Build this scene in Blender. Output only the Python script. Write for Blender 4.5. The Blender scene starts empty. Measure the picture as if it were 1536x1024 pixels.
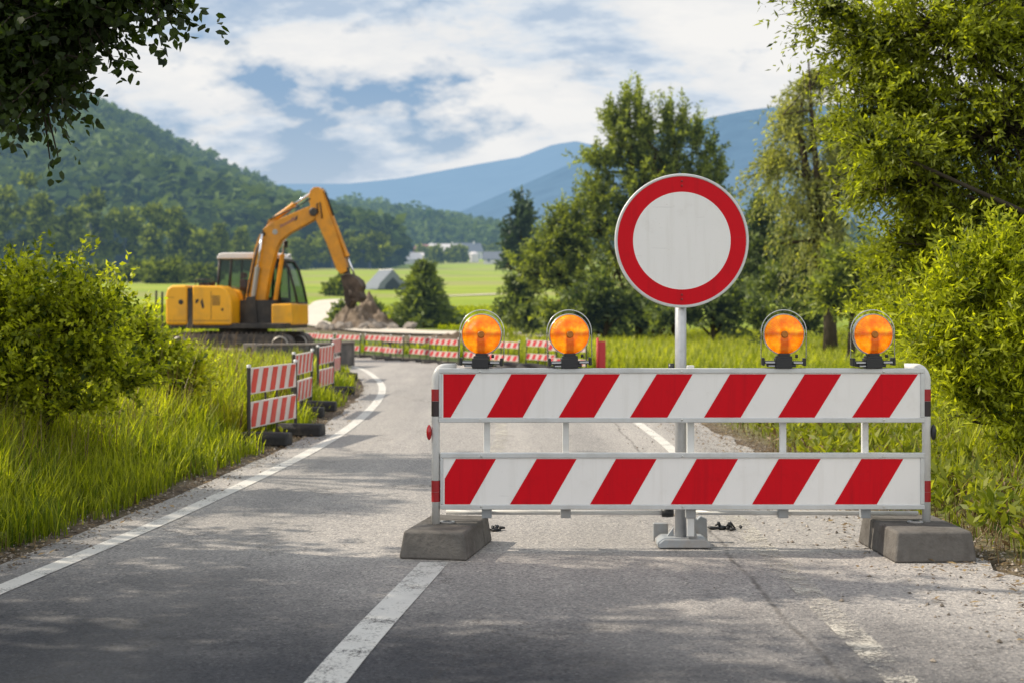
import bpy, math, random
import numpy as np
from mathutils import Vector, Matrix

random.seed(7)
RNG = np.random.default_rng(11)
SC = bpy.context.scene
COL = SC.collection
H, F, CX, HY = 1.25, 2133.33, 768.0, 460.0      # eye height (m), focal length / centre / horizon of the photograph

def P(px, py, d):
    return ((px - CX) / F * d, d, H + (HY - py) / F * d)

# ------------------------------------------------------------------ objects
def tag(o, label=None, cat=None, group=None, kind=None):
    if label: o['label'] = label
    if cat: o['category'] = cat
    if group: o['group'] = group
    if kind: o['kind'] = kind
    return o

def empty(name, loc=(0, 0, 0), rz=0.0, label=None, cat=None, group=None):
    o = bpy.data.objects.new(name, None)
    COL.objects.link(o)
    o.location = loc
    o.rotation_euler = (0, 0, rz)
    o.empty_display_size = 0.1
    return tag(o, label, cat, group)

def kids(o):
    return [c for c in bpy.data.objects if c.parent == o]

def copy_tree(o, parent=None):
    c = o.copy()
    COL.objects.link(c)
    c.parent = parent
    for ch in kids(o):
        copy_tree(ch, c)
    return c

def link_mesh(name, me, mats, parent=None, smooth=False):
    o = bpy.data.objects.new(name, me)
    for m in (mats if isinstance(mats, (list, tuple)) else [mats]):
        me.materials.append(m)
    COL.objects.link(o)
    if parent: o.parent = parent
    if smooth:
        me.polygons.foreach_set('use_smooth', np.ones(len(me.polygons), dtype=bool))
    return o

def quads_mesh(name, V, nq, attr=None, k=4):
    """V: (nq*k,3) loose k-gons"""
    me = bpy.data.meshes.new(name)
    me.vertices.add(nq * k); me.loops.add(nq * k); me.polygons.add(nq)
    me.vertices.foreach_set('co', np.ascontiguousarray(V, dtype=np.float32).ravel())
    me.loops.foreach_set('vertex_index', np.arange(nq * k, dtype=np.int32))
    me.polygons.foreach_set('loop_start', np.arange(0, nq * k, k, dtype=np.int32))
    me.polygons.foreach_set('loop_total', np.full(nq, k, dtype=np.int32))
    if attr is not None:
        a = me.attributes.new('tint', 'FLOAT', 'FACE')
        a.data.foreach_set('value', np.ascontiguousarray(attr, dtype=np.float32))
    me.update()
    me.validate()
    return me

def grid_mesh(name, V, nu, nv, close_u=False):
    """V: (nu*nv,3), index = u*nv+v"""
    f = []
    for u in range(nu if close_u else nu - 1):
        u2 = (u + 1) % nu
        for v in range(nv - 1):
            f.append((u * nv + v, u2 * nv + v, u2 * nv + v + 1, u * nv + v + 1))
    me = bpy.data.meshes.new(name)
    me.from_pydata([tuple(map(float, p)) for p in V], [], f)
    me.update()
    return me

class MB:
    def __init__(s): s.v, s.f, s.m, s.mat = [], [], [], 0
    def add(s, vs, fs):
        b = len(s.v)
        s.v += [tuple(map(float, p)) for p in vs]
        for q in fs:
            s.f.append(tuple(b + i for i in q)); s.m.append(s.mat)
        return s
    def box(s, c, d, M=None, taper=0.0):
        x, y, z = (a / 2 for a in d)
        t = taper
        vs = [(-x, -y, -z), (x, -y, -z), (x, y, -z), (-x, y, -z), (-x + t, -y + t, z), (x - t, -y + t, z), (x - t, y - t, z), (-x + t, y - t, z)]
        if M is not None: vs = [M @ Vector(p) for p in vs]
        return s.add([(p[0] + c[0], p[1] + c[1], p[2] + c[2]) for p in vs],
                     [(0, 3, 2, 1), (4, 5, 6, 7), (0, 1, 5, 4), (1, 2, 6, 5), (2, 3, 7, 6), (3, 0, 4, 7)])
    def span(s, a, b):
        return s.box([(a[i] + b[i]) / 2 for i in range(3)], [abs(b[i] - a[i]) for i in range(3)])
    def tube(s, pts, r, n=8, caps=True):
        pts = [Vector(p) for p in pts]
        rs = list(r) if isinstance(r, (list, tuple)) else [r] * len(pts)
        ref = None; vs = []
        for i, p in enumerate(pts):
            d = (pts[min(i + 1, len(pts) - 1)] - pts[max(i - 1, 0)])
            if d.length < 1e-9: d = Vector((0, 0, 1))
            d.normalize()
            if ref is None:
                ref = Vector((0, 0, 1)) if abs(d.z) < .9 else Vector((0, 1, 0))
            a = d.cross(ref)
            if a.length < 1e-6: a = d.cross(Vector((1, 0, 0)))
            a.normalize(); b = d.cross(a); b.normalize(); ref = -b if False else ref
            for k in range(n):
                t = 2 * math.pi * k / n
                vs.append(p + (a * math.cos(t) + b * math.sin(t)) * rs[i])
        fs = []
        for i in range(len(pts) - 1):
            for k in range(n):
                k2 = (k + 1) % n
                fs.append((i * n + k, i * n + k2, (i + 1) * n + k2, (i + 1) * n + k))
        if caps:
            fs.append(tuple(range(n - 1, -1, -1)))
            fs.append(tuple((len(pts) - 1) * n + k for k in range(n)))
        return s.add(vs, fs)
    def prism(s, poly, y0, y1):
        """poly: list of (x,z), extruded along y"""
        n = len(poly)
        area = sum(poly[i][0] * poly[(i + 1) % n][1] - poly[(i + 1) % n][0] * poly[i][1] for i in range(n))
        if area < 0: poly = poly[::-1]
        vs = [(x, y0, z) for x, z in poly] + [(x, y1, z) for x, z in poly]
        fs = [tuple(range(n)), tuple(range(2 * n - 1, n - 1, -1))]
        for i in range(n):
            j = (i + 1) % n
            fs.append((i, i + n, j + n, j))
        return s.add(vs, fs)
    def lathe(s, prof, c=(0, 0, 0), n=32, axis='y', cap0=False, cap1=False):
        """prof: list of (r, h) along the axis"""
        vs = []
        for r, h in prof:
            for k in range(n):
                t = 2 * math.pi * k / n
                a, b = r * math.cos(t), r * math.sin(t)
                vs.append((c[0] + a, c[1] + h, c[2] + b) if axis == 'y' else ((c[0] + a, c[1] + b, c[2] + h) if axis == 'z' else (c[0] + h, c[1] + a, c[2] + b)))
        fs = []
        for i in range(len(prof) - 1):
            for k in range(n):
                k2 = (k + 1) % n
                fs.append((i * n + k, i * n + k2, (i + 1) * n + k2, (i + 1) * n + k))
        if cap0: fs.append(tuple(range(n - 1, -1, -1)))
        if cap1: fs.append(tuple((len(prof) - 1) * n + k for k in range(n)))
        return s.add(vs, fs)
    def build(s, name, mats, parent=None, smooth=False, bevel=0.0, seg=2):
        me = bpy.data.meshes.new(name)
        me.from_pydata(s.v, [], s.f)
        me.polygons.foreach_set('material_index', np.array(s.m, dtype=np.int32))
        me.update()
        o = link_mesh(name, me, mats, parent, smooth)
        if bevel > 0:
            b = o.modifiers.new('bevel', 'BEVEL'); b.width = bevel; b.segments = seg; b.limit_method = 'ANGLE'; b.angle_limit = math.radians(35)
            if smooth is False:
                me.polygons.foreach_set('use_smooth', np.ones(len(me.polygons), dtype=bool))
                b.harden_normals = True
        elif smooth:
            pass
        return o

def blob(c, r, n=2, amp=.25, seed=0, flat=1.0):
    """lumpy rock-like MB"""
    import bmesh
    bm = bmesh.new()
    bmesh.ops.create_icosphere(bm, subdivisions=n, radius=1)
    rg = np.random.default_rng(seed)
    ph = rg.uniform(0, 6.28, (6,)); fr = rg.normal(0, 1.6, (6, 3))
    vs = []
    for v in bm.verts:
        p = np.array(v.co); k = 1 + amp * sum(math.sin(fr[i] @ p * 1.3 + ph[i]) for i in range(6)) / 3
        vs.append((c[0] + p[0] * k * r[0], c[1] + p[1] * k * r[1], c[2] + p[2] * k * r[2] * flat))
    fs = [tuple(v.index for v in f.verts) for f in bm.faces]
    bm.free()
    return vs, fs

# ------------------------------------------------------------------ materials
def new_mat(name):
    m = bpy.data.materials.new(name)
    m.use_nodes = True
    nt = m.node_tree
    nt.nodes.clear()
    return m, nt

def N(nt, t, **kw):
    n = nt.nodes.new(t)
    for k, v in kw.items():
        if k == 'inp':
            for kk, vv in v.items(): n.inputs[kk].default_value = vv
        else: setattr(n, k, v)
    return n

def out(nt, sock):
    o = nt.nodes.new('ShaderNodeOutputMaterial')
    nt.links.new(sock, o.inputs['Surface'])
    return o

def ramp(nt, fac, stops, interp='LINEAR'):
    r = nt.nodes.new('ShaderNodeValToRGB')
    r.color_ramp.interpolation = interp
    e = r.color_ramp.elements
    while len(e) < len(stops): e.new(0.5)
    for i, (p, c) in enumerate(stops):
        e[i].position = p
        e[i].color = (c[0], c[1], c[2], 1) if len(c) == 3 else c
    nt.links.new(fac, r.inputs['Fac'])
    return r

def mixc(nt, fac, a, b, mode='MIX'):
    m = nt.nodes.new('ShaderNodeMix'); m.data_type = 'RGBA'; m.blend_type = mode
    def setin(i, v):
        if hasattr(v, 'is_linked') or isinstance(v, bpy.types.NodeSocket): nt.links.new(v, m.inputs[i])
        else: m.inputs[i].default_value = (v[0], v[1], v[2], 1) if isinstance(v, (tuple, list)) else v
    if isinstance(fac, bpy.types.NodeSocket): nt.links.new(fac, m.inputs[0])
    else: m.inputs[0].default_value = fac
    setin(6, a); setin(7, b)
    return m.outputs[2]

def math_n(nt, op, a, b=None, clamp=False):
    m = nt.nodes.new('ShaderNodeMath'); m.operation = op; m.use_clamp = clamp
    for i, v in enumerate((a, b)):
        if v is None: continue
        if isinstance(v, bpy.types.NodeSocket): nt.links.new(v, m.inputs[i])
        else: m.inputs[i].default_value = v
    return m.outputs[0]

def noise(nt, vec, scale, detail=4, rough=.55, dist=0.0):
    n = nt.nodes.new('ShaderNodeTexNoise')
    n.inputs['Scale'].default_value = scale; n.inputs['Detail'].default_value = detail
    n.inputs['Roughness'].default_value = rough; n.inputs['Distortion'].default_value = dist
    if vec is not None: nt.links.new(vec, n.inputs['Vector'])
    return n.outputs['Fac']

def mapped(nt, src, scale=(1, 1, 1), rot=(0, 0, 0)):
    m = nt.nodes.new('ShaderNodeMapping')
    m.inputs['Scale'].default_value = scale; m.inputs['Rotation'].default_value = rot
    nt.links.new(src, m.inputs['Vector'])
    return m.outputs[0]

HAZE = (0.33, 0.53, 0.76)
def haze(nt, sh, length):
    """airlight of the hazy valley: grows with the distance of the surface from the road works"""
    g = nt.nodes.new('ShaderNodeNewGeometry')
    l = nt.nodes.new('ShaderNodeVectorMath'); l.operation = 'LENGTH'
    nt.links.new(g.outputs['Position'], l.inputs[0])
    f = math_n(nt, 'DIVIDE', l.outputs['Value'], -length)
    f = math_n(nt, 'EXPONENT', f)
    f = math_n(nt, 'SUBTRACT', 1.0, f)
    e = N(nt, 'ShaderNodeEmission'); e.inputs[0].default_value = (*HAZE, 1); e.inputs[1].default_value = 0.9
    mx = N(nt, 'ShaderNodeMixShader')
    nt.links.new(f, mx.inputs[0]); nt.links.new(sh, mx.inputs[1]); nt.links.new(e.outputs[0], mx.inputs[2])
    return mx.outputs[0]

def plain(name, col, rough=.5, metal=0.0, spec=.5, var=.12, vscale=6.0, bump=0.0, bscale=40.0, dirt=None, dirt_amt=.4, hz=None, coat=0.0, coords='Object'):
    m, nt = new_mat(name)
    tc = N(nt, 'ShaderNodeTexCoord')
    v = tc.outputs[coords]
    n1 = noise(nt, v, vscale, 5, .6)
    c = mixc(nt, n1, tuple(max(0, x * (1 - var)) for x in col), tuple(min(1, x * (1 + var)) for x in col))
    if dirt:
        n2 = noise(nt, v, vscale * .6, 8, .7)
        f = ramp(nt, n2, [(.45, (0, 0, 0)), (.72, (dirt_amt,) * 3)])
        c = mixc(nt, f.outputs[0], c, dirt)
    b = N(nt, 'ShaderNodeBsdfPrincipled')
    nt.links.new(c, b.inputs['Base Color'])
    n3 = noise(nt, v, vscale * 2.2, 4)
    r = ramp(nt, n3, [(.3, (max(0, rough - .1),) * 3), (.7, (min(1, rough + .12),) * 3)])
    nt.links.new(r.outputs[0], b.inputs['Roughness'])
    b.inputs['Metallic'].default_value = metal
    b.inputs['Specular IOR Level'].default_value = spec
    b.inputs['Coat Weight'].default_value = coat
    if bump > 0:
        bp = N(nt, 'ShaderNodeBump', inp={'Strength': bump, 'Distance': .01})
        nt.links.new(noise(nt, v, bscale, 6, .65), bp.inputs['Height'])
        nt.links.new(bp.outputs[0], b.inputs['Normal'])
    s = b.outputs[0]
    if hz: s = haze(nt, s, hz)
    out(nt, s)
    return m

def leaf_mat(name, dark, light, transl=.45, tcol=None, hz=None, rough=.5, spec=.35, tvar=1.0):
    m, nt = new_mat(name)
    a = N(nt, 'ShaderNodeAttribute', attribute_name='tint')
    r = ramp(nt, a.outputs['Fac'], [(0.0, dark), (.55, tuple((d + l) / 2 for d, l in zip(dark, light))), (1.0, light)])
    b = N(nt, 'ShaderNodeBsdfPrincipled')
    b.inputs['Roughness'].default_value = rough
    b.inputs['Specular IOR Level'].default_value = spec
    nt.links.new(r.outputs[0], b.inputs['Base Color'])
    t = N(nt, 'ShaderNodeBsdfTranslucent')
    if tcol is None: tcol = (2.0, 1.95, .45)
    tc = mixc(nt, 1.0, r.outputs[0], tcol, 'MULTIPLY')
    nt.links.new(tc, t.inputs[0])
    mx = N(nt, 'ShaderNodeMixShader'); mx.inputs[0].default_value = transl
    nt.links.new(b.outputs[0], mx.inputs[1]); nt.links.new(t.outputs[0], mx.inputs[2])
    s = mx.outputs[0]
    if hz: s = haze(nt, s, hz)
    out(nt, s)
    return m
# ------------------------------------------------------------------ camera, light, sky
cam = bpy.data.cameras.new('camera')
cam_o = bpy.data.objects.new('camera', cam)
COL.objects.link(cam_o)
cam_o.location = (0, 0, H); cam_o.rotation_euler = (math.radians(90), 0, 0)
cam.lens = 50; cam.sensor_width = 36; cam.shift_y = -(512 - HY) / 1536
cam.clip_start = .1; cam.clip_end = 20000
cam.dof.use_dof = True; cam.dof.focus_distance = 7.3; cam.dof.aperture_fstop = 3.2
SC.camera = cam_o

SUN_EL, SUN_AZ = math.radians(40), math.atan2(-.985, .15)      # azimuth clockwise from +Y: the sun stands on the left, a little beyond the barricade
to_sun = Vector((math.sin(SUN_AZ) * math.cos(SUN_EL), math.cos(SUN_AZ) * math.cos(SUN_EL), math.sin(SUN_EL)))
sun = bpy.data.lights.new('sun', 'SUN'); sun.energy = 5.0; sun.angle = math.radians(.5); sun.color = (1, .90, .74)
sun_o = bpy.data.objects.new('sun', sun); COL.objects.link(sun_o)
sun_o.location = (-30, 10, 30); sun_o.rotation_euler = to_sun.to_track_quat('Z', 'Y').to_euler()

w = bpy.data.worlds.new('World'); SC.world = w; w.use_nodes = True
nt = w.node_tree; nt.nodes.clear()
sky = N(nt, 'ShaderNodeTexSky', sky_type='NISHITA', sun_disc=False)
sky.sun_elevation = SUN_EL; sky.sun_rotation = SUN_AZ; sky.air_density = 1.0; sky.dust_density = 1.2; sky.ozone_density = 1.5
tc = N(nt, 'ShaderNodeTexCoord')
sep = N(nt, 'ShaderNodeSeparateXYZ'); nt.links.new(tc.outputs['Generated'], sep.inputs[0])
zz = math_n(nt, 'ADD', math_n(nt, 'MAXIMUM', sep.outputs[2], 0.0), 0.34)
cmb = N(nt, 'ShaderNodeCombineXYZ')
nt.links.new(math_n(nt, 'DIVIDE', sep.outputs[0], zz), cmb.inputs[0])
nt.links.new(math_n(nt, 'DIVIDE', sep.outputs[1], zz), cmb.inputs[1])
cmb.inputs[2].default_value = 3.7
cl = mapped(nt, cmb.outputs[0], (1.0, 1.0, 1.0), (0, 0, .35))
n_big = noise(nt, cl, 1.75, 4, .5, .15)
n_fine = noise(nt, cl, 5.6, 12, .6, .05)
dens = math_n(nt, 'ADD', math_n(nt, 'MULTIPLY', n_big, .58), math_n(nt, 'MULTIPLY', n_fine, .50))
cover = ramp(nt, dens, [(.445, (0, 0, 0)), (.475, (.55, .55, .55)), (.515, (1, 1, 1))])
# darker, bluer undersides where the cloud sheet is thick
shade = ramp(nt, noise(nt, mapped(nt, cmb.outputs[0], (1, 1.5, 1), (0, 0, .35)), 2.9, 12, .6, .1), [(.40, (5.0, 6.2, 7.8)), (.455, (7.6, 8.3, 9.1)), (.50, (9.0, 9.1, 9.2)), (.60, (10.1, 9.95, 9.7))])
base = mixc(nt, 1.0, sky.outputs[0], (.85, .95, 1.1), 'MULTIPLY')
# haze whitens the sky towards the horizon
hz = ramp(nt, sep.outputs[2], [(0.0, (.7, .7, .7)), (.07, (.42, .42, .42)), (.15, (.05, .05, .05)), (.4, (0, 0, 0))])
blue = mixc(nt, .75, base, (2.9, 4.6, 6.8))
skyc = mixc(nt, cover.outputs[0], blue, shade.outputs[0])
skyc = mixc(nt, hz.outputs[0], skyc, (8.2, 8.7, 9.2))
# extra sky brightness behind the camera, added to light the shaded boards and sign
back = ramp(nt, math_n(nt, 'MULTIPLY', sep.outputs[1], -1.0), [(.0, (1, 1, 1)), (.6, (1.64, 1.56, 1.46))])
skyc = mixc(nt, 1.0, skyc, back.outputs[0], 'MULTIPLY')
bg = N(nt, 'ShaderNodeBackground'); bg.inputs[1].default_value = .092
nt.links.new(skyc, bg.inputs[0])
wo = N(nt, 'ShaderNodeOutputWorld'); nt.links.new(bg.outputs[0], wo.inputs[0])
SC.view_settings.view_transform = 'Standard'; SC.view_settings.look = 'None'; SC.view_settings.exposure = 0
try:
    SC.cycles.max_bounces = 6; SC.cycles.transparent_max_bounces = 8; SC.cycles.diffuse_bounces = 3; SC.cycles.glossy_bounces = 3
    SC.cycles.use_denoising = True
except Exception: pass

# ------------------------------------------------------------------ road edges (white lines)
def catmull(pts, n):
    pts = [np.array(p, float) for p in pts]
    pts = [2 * pts[0] - pts[1]] + pts + [2 * pts[-1] - pts[-2]]
    o = []
    for i in range(1, len(pts) - 2):
        for k in range(n):
            t = k / n
            p0, p1, p2, p3 = pts[i - 1:i + 3]
            o.append(.5 * (2 * p1 + (p2 - p0) * t + (2 * p0 - 5 * p1 + 4 * p2 - p3) * t * t + (3 * p1 - p0 - 3 * p2 + p3) * t ** 3))
    o.append(pts[-2])
    return np.array(o)

LINE_L = catmull([(-2.95, -8), (-2.75, 0), (-2.45, 4.6), (-2.26, 6.3), (-1.97, 9.0), (-1.73, 12.6), (-1.70, 16.2), (-1.88, 20.5), (-2.28, 24.2), (-3.12, 29.0), (-4.3, 32.6), (-6.4, 36.3), (-9.5, 39.5), (-14, 42)], 10)
LINE_R = catmull([(1.30, -8), (1.30, 0), (1.30, 4.6), (1.30, 6.3), (1.33, 9.0), (1.40, 12.6), (1.34, 16.2), (1.30, 20.5), (1.15, 23.8), (0.1, 27.4), (-2.0, 32.0), (-4.8, 37.2), (-8.6, 41.6), (-13.4, 44.4)], 10)

def offset(line, d):
    t = np.gradient(line, axis=0); t /= np.linalg.norm(t, axis=1)[:, None]
    return line + np.stack([t[:, 1], -t[:, 0]], 1) * d          # + = to the right of travel

EDGE_L = offset(LINE_L, -.30)
EDGE_R = offset(LINE_R, .62)
kx = np.interp(EDGE_R[:, 1], [-8, 5, 7, 9, 14, 20, 26], [.85, .70, .38, .10, .05, 0, 0]); EDGE_R = EDGE_R + np.stack([kx, 0 * kx], 1)

def road_dist(x, y):
    """signed distance outside the asphalt (negative on it), left/right flag"""
    x = np.asarray(x, float); y = np.asarray(y, float)
    sh = x.shape; q = np.stack([x.ravel(), y.ravel()], 1)
    res = np.empty(len(q)); side = np.empty(len(q))
    poly = np.concatenate([EDGE_L, EDGE_R[::-1]])
    for s in range(0, len(q), 40000):
        p = q[s:s + 40000]
        ds = []
        for E in (EDGE_L, EDGE_R):
            a, b = E[:-1], E[1:]
            ab = b - a; L2 = (ab ** 2).sum(1)
            t = np.clip(((p[:, None] - a[None]) * ab[None]).sum(2) / L2[None], 0, 1)
            d = np.linalg.norm(p[:, None] - (a[None] + t[..., None] * ab[None]), axis=2).min(1)
            ds.append(d)
        ins = np.zeros(len(p), bool)
        j = len(poly) - 1
        for i in range(len(poly)):
            yi, yj = poly[i, 1], poly[j, 1]; xi, xj = poly[i, 0], poly[j, 0]
            if yi != yj:
                c = ((yi > p[:, 1]) != (yj > p[:, 1])) & (p[:, 0] < (xj - xi) * (p[:, 1] - yi) / (yj - yi) + xi)
                ins ^= c
            j = i
        d = np.minimum(ds[0], ds[1])
        res[s:s + 40000] = np.where(ins, -d, d)
        side[s:s + 40000] = np.where(ds[0] < ds[1], -1, 1)
    return res.reshape(sh), side.reshape(sh)

def sstep(a, b, x):
    t = np.clip((x - a) / (b - a), 0, 1); return t * t * (3 - 2 * t)

def vnoise(x, y, s, seed=0):
    """cheap smooth noise in -1..1"""
    rg = np.random.default_rng(seed); o = 0
    for i in range(5):
        a = rg.uniform(0, 6.28); f = rg.uniform(.6, 1.7) / s; ph = rg.uniform(0, 6.28)
        o = o + np.sin((x * math.cos(a) + y * math.sin(a)) * f * 6.28 + ph)
    return o / 5

def base_z(y):
    return np.interp(y, [-100, 46, 60, 80, 100, 150, 250, 350, 500, 700, 1000, 1500, 3000, 9000], [0, 0, .45, .95, 1.5, 3.0, 6.2, 9.6, 15.4, 24.3, 37, 58, 120, 300])

def terrain(x, y, rd=None, side=None):
    x = np.asarray(x, float); y = np.asarray(y, float)
    if rd is None: rd, side = road_dist(x, y)
    z = base_z(y)
    near = 1 - sstep(15, 25, y)
    bankL = (side < 0) * near * (.42 * sstep(.1, 2.6, rd) + .35 * sstep(2, 7, rd) + .04 * vnoise(x, y, 1.3, 3) * sstep(0, .6, rd))
    bankR = (side > 0) * near * (.12 * sstep(.1, 2.0, rd) + .30 * sstep(1.5, 7, rd) + .03 * vnoise(x, y, 1.1, 4) * sstep(0, .6, rd))
    z = z + bankL + bankR
    # sandy bank behind the outer row of striped barriers
    z = z + .10 * np.exp(-((x - 1.0 - (y - 40) * -.3) / 9) ** 2 - ((y - 50) / 5) ** 2)
    z = z + sstep(45, 90, y) * .25 * vnoise(x, y, 35, 5)
    z = z - .03 * (1 - sstep(-.05, .0, rd))
    z = z - .02 * (rd < 0)
    return z

# ------------------------------------------------------------------ ground sheet
yb = np.concatenate([np.arange(-12, 16, .22), np.arange(16, 50, .5), np.geomspace(50, 9000, 150)])
t = np.linspace(-1, 1, 261)
xb = np.sign(t) * (np.abs(t) * 9 + 6000 * np.abs(t) ** 7 + 90 * np.abs(t) ** 3)
X, Y = np.meshgrid(xb, yb, indexing='ij')
rd, sd = road_dist(X, Y)
Z = terrain(X, Y, rd, sd)
me = grid_mesh('ground', np.stack([X, Y, Z], 2).reshape(-1, 3), len(xb), len(yb))
me.flip_normals() if me.polygons[0].normal.z < 0 else None
# zones: R = bare dirt, G = bright meadow, B = dry/pale grass
nz = vnoise(X, Y, 1.7, 8)
dirt = (1 - sstep(.05, .55, rd + .16 * nz)) * (Y < 60)
dirt = np.maximum(dirt, sstep(.35, .75, np.exp(-((X + 6.4) / 4.0) ** 2 - ((Y - 33) / 4.5) ** 2)))
dirt = np.maximum(dirt, sstep(.4, .8, np.exp(-((X - (-2.2 + (Y - 50) * -.55)) / 5.5) ** 2 - ((Y - 51) / 5) ** 2)) * .9)
dirt = np.maximum(dirt, sstep(.45, .8, np.exp(-((X + 6.5) / 3.8) ** 2 - ((Y - 57) / 6) ** 2)))
bands = .5 + .5 * np.sin(np.log(np.maximum(Y, 30)) * 17 + vnoise(X, Y, 240, 9) * 1.2)
pale = sstep(.62, .95, bands) * sstep(70, 130, Y) * .75 + (sd > 0) * (1 - sstep(1.0, 2.6, rd + .4 * nz)) * (Y < 25) * .6
a = me.attributes.new('zone', 'FLOAT_COLOR', 'POINT')
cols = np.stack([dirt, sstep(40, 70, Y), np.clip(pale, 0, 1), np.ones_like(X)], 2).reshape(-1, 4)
a.data.foreach_set('color', cols.astype(np.float32).ravel())
m, nt = new_mat('meadow_and_soil')
at = N(nt, 'ShaderNodeAttribute', attribute_name='zone'); sp = N(nt, 'ShaderNodeSeparateColor'); nt.links.new(at.outputs['Color'], sp.inputs[0])
tcn = N(nt, 'ShaderNodeTexCoord'); v = tcn.outputs['Object']
g1 = noise(nt, v, 1.4, 6, .65); g2 = noise(nt, mapped(nt, v, (.05, .16, 1)), 1.0, 5, .6); g3 = noise(nt, v, 60, 3, .7)
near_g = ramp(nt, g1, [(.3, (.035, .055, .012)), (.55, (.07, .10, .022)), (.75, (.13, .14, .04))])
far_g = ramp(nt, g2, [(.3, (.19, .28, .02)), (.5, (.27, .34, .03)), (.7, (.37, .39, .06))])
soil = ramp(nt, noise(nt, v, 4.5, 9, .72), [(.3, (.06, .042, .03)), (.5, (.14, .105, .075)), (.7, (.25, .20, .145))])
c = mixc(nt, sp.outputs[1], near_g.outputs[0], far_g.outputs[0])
c = mixc(nt, sp.outputs[2], c, (.30, .29, .10))
c = mixc(nt, sp.outputs[0], c, soil.outputs[0])
c = mixc(nt, math_n(nt, 'MULTIPLY', g3, .5), c, (.02, .02, .012), 'MIX') if False else c
b = N(nt, 'ShaderNodeBsdfPrincipled', inp={'Roughness': .9, 'Specular IOR Level': .15}); nt.links.new(c, b.inputs['Base Color'])
bp = N(nt, 'ShaderNodeBump', inp={'Strength': .8, 'Distance': .03}); nt.links.new(noise(nt, v, 22, 8, .75), bp.inputs['Height']); nt.links.new(bp.outputs[0], b.inputs['Normal'])
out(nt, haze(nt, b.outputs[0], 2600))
tag(link_mesh('ground', me, m, smooth=True), kind='structure')

# ------------------------------------------------------------------ road
def ribbon(name, A, B, nv, zf, mat, smooth=True):
    V = []
    for a_, b_ in zip(A, B):
        for k in range(nv):
            p = a_ + (b_ - a_) * k / (nv - 1)
            V.append((p[0], p[1], 0))
    V = np.array(V); V[:, 2] = zf(V[:, 0], V[:, 1])
    me = grid_mesh(name, V, len(A), nv)
    if me.polygons[0].normal.z < 0: me.flip_normals()
    return link_mesh(name, me, mat, smooth=smooth)

m, nt = new_mat('worn_asphalt')
tcn = N(nt, 'ShaderNodeTexCoord'); v = tcn.outputs['Object']
big = noise(nt, v, .55, 5, .6); streak = noise(nt, mapped(nt, v, (1.6, .12, 1)), 1.0, 6, .6)
c0 = ramp(nt, big, [(.3, (.35, .335, .325)), (.7, (.45, .425, .405))])
c1 = mixc(nt, .55, c0.outputs[0], ramp(nt, streak, [(.35, (.30, .29, .285)), (.65, (.52, .49, .46))]).outputs[0])
ag = N(nt, 'ShaderNodeTexVoronoi'); ag.inputs['Scale'].default_value = 95; nt.links.new(v, ag.inputs['Vector'])
agc = ramp(nt, ag.outputs['Color'], [(.0, (.34, .34, .36)), (.45, (.88, .88, .88)), (.8, (1.15, 1.12, 1.08)), (1, (1.9, 1.85, 1.75))])
c2 = mixc(nt, .85, c1, agc.outputs[0], 'MULTIPLY')
c2 = mixc(nt, .8, c2, ramp(nt, noise(nt, v, 230, 2, .8), [(.35, (.62, .62, .64)), (.65, (1.2, 1.18, 1.15))]).outputs[0], 'MULTIPLY')
# dark asphalt in front of the barricade, with foreground shade put into its colour
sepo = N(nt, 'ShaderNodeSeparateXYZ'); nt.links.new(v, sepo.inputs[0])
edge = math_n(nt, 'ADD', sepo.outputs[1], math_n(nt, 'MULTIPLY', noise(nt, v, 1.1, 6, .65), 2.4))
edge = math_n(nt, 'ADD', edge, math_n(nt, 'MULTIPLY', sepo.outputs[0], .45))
old = ramp(nt, math_n(nt, 'DIVIDE', edge, 14.0), [(.42, (.15, .163, .195)), (.57, (1.0, 1.0, 1.0))])  # old: painted shade factor, darker and bluer towards the camera
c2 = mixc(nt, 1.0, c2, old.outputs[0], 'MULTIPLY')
# hairline cracks
cv = N(nt, 'ShaderNodeTexVoronoi', feature='DISTANCE_TO_EDGE'); cv.inputs['Scale'].default_value = .9
wv = N(nt, 'ShaderNodeVectorMath', operation='ADD'); nt.links.new(v, wv.inputs[0])
nn = N(nt, 'ShaderNodeTexNoise'); nn.inputs['Scale'].default_value = 2.2; nn.inputs['Detail'].default_value = 8; nn.inputs['Roughness'].default_value = .7; nt.links.new(v, nn.inputs['Vector'])
sc = N(nt, 'ShaderNodeVectorMath', operation='SCALE'); sc.inputs['Scale'].default_value = .9; nt.links.new(nn.outputs['Color'], sc.inputs[0]); nt.links.new(sc.outputs[0], wv.inputs[1]); nt.links.new(wv.outputs[0], cv.inputs['Vector'])
thin = ramp(nt, cv.outputs['Distance'], [(.0, (1, 1, 1)), (.007, (0, 0, 0))])
gate = ramp(nt, noise(nt, v, .7, 3), [(.44, (0, 0, 0)), (.54, (.8, .8, .8))])
cf = math_n(nt, 'MULTIPLY', thin.outputs[0], gate.outputs[0])
c2 = mixc(nt, cf, c2, (.05, .045, .04))
# a tarred joint along the right hand line
wob = math_n(nt, 'MULTIPLY', math_n(nt, 'SUBTRACT', noise(nt, mapped(nt, v, (.01, 1.1, 1)), 1.0, 6, .65), .5), .16)
jn = ramp(nt, math_n(nt, 'ABSOLUTE', math_n(nt, 'ADD', math_n(nt, 'SUBTRACT', sepo.outputs[0], 1.10), wob)), [(.004, (.75, .75, .75)), (.018, (0, 0, 0))])
c2 = mixc(nt, math_n(nt, 'MULTIPLY', jn.outputs[0], ramp(nt, noise(nt, v, 3.5, 5, .7), [(.35, (.1, .1, .1)), (.6, (1, 1, 1))]).outputs[0]), c2, (.07, .062, .055))
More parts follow.
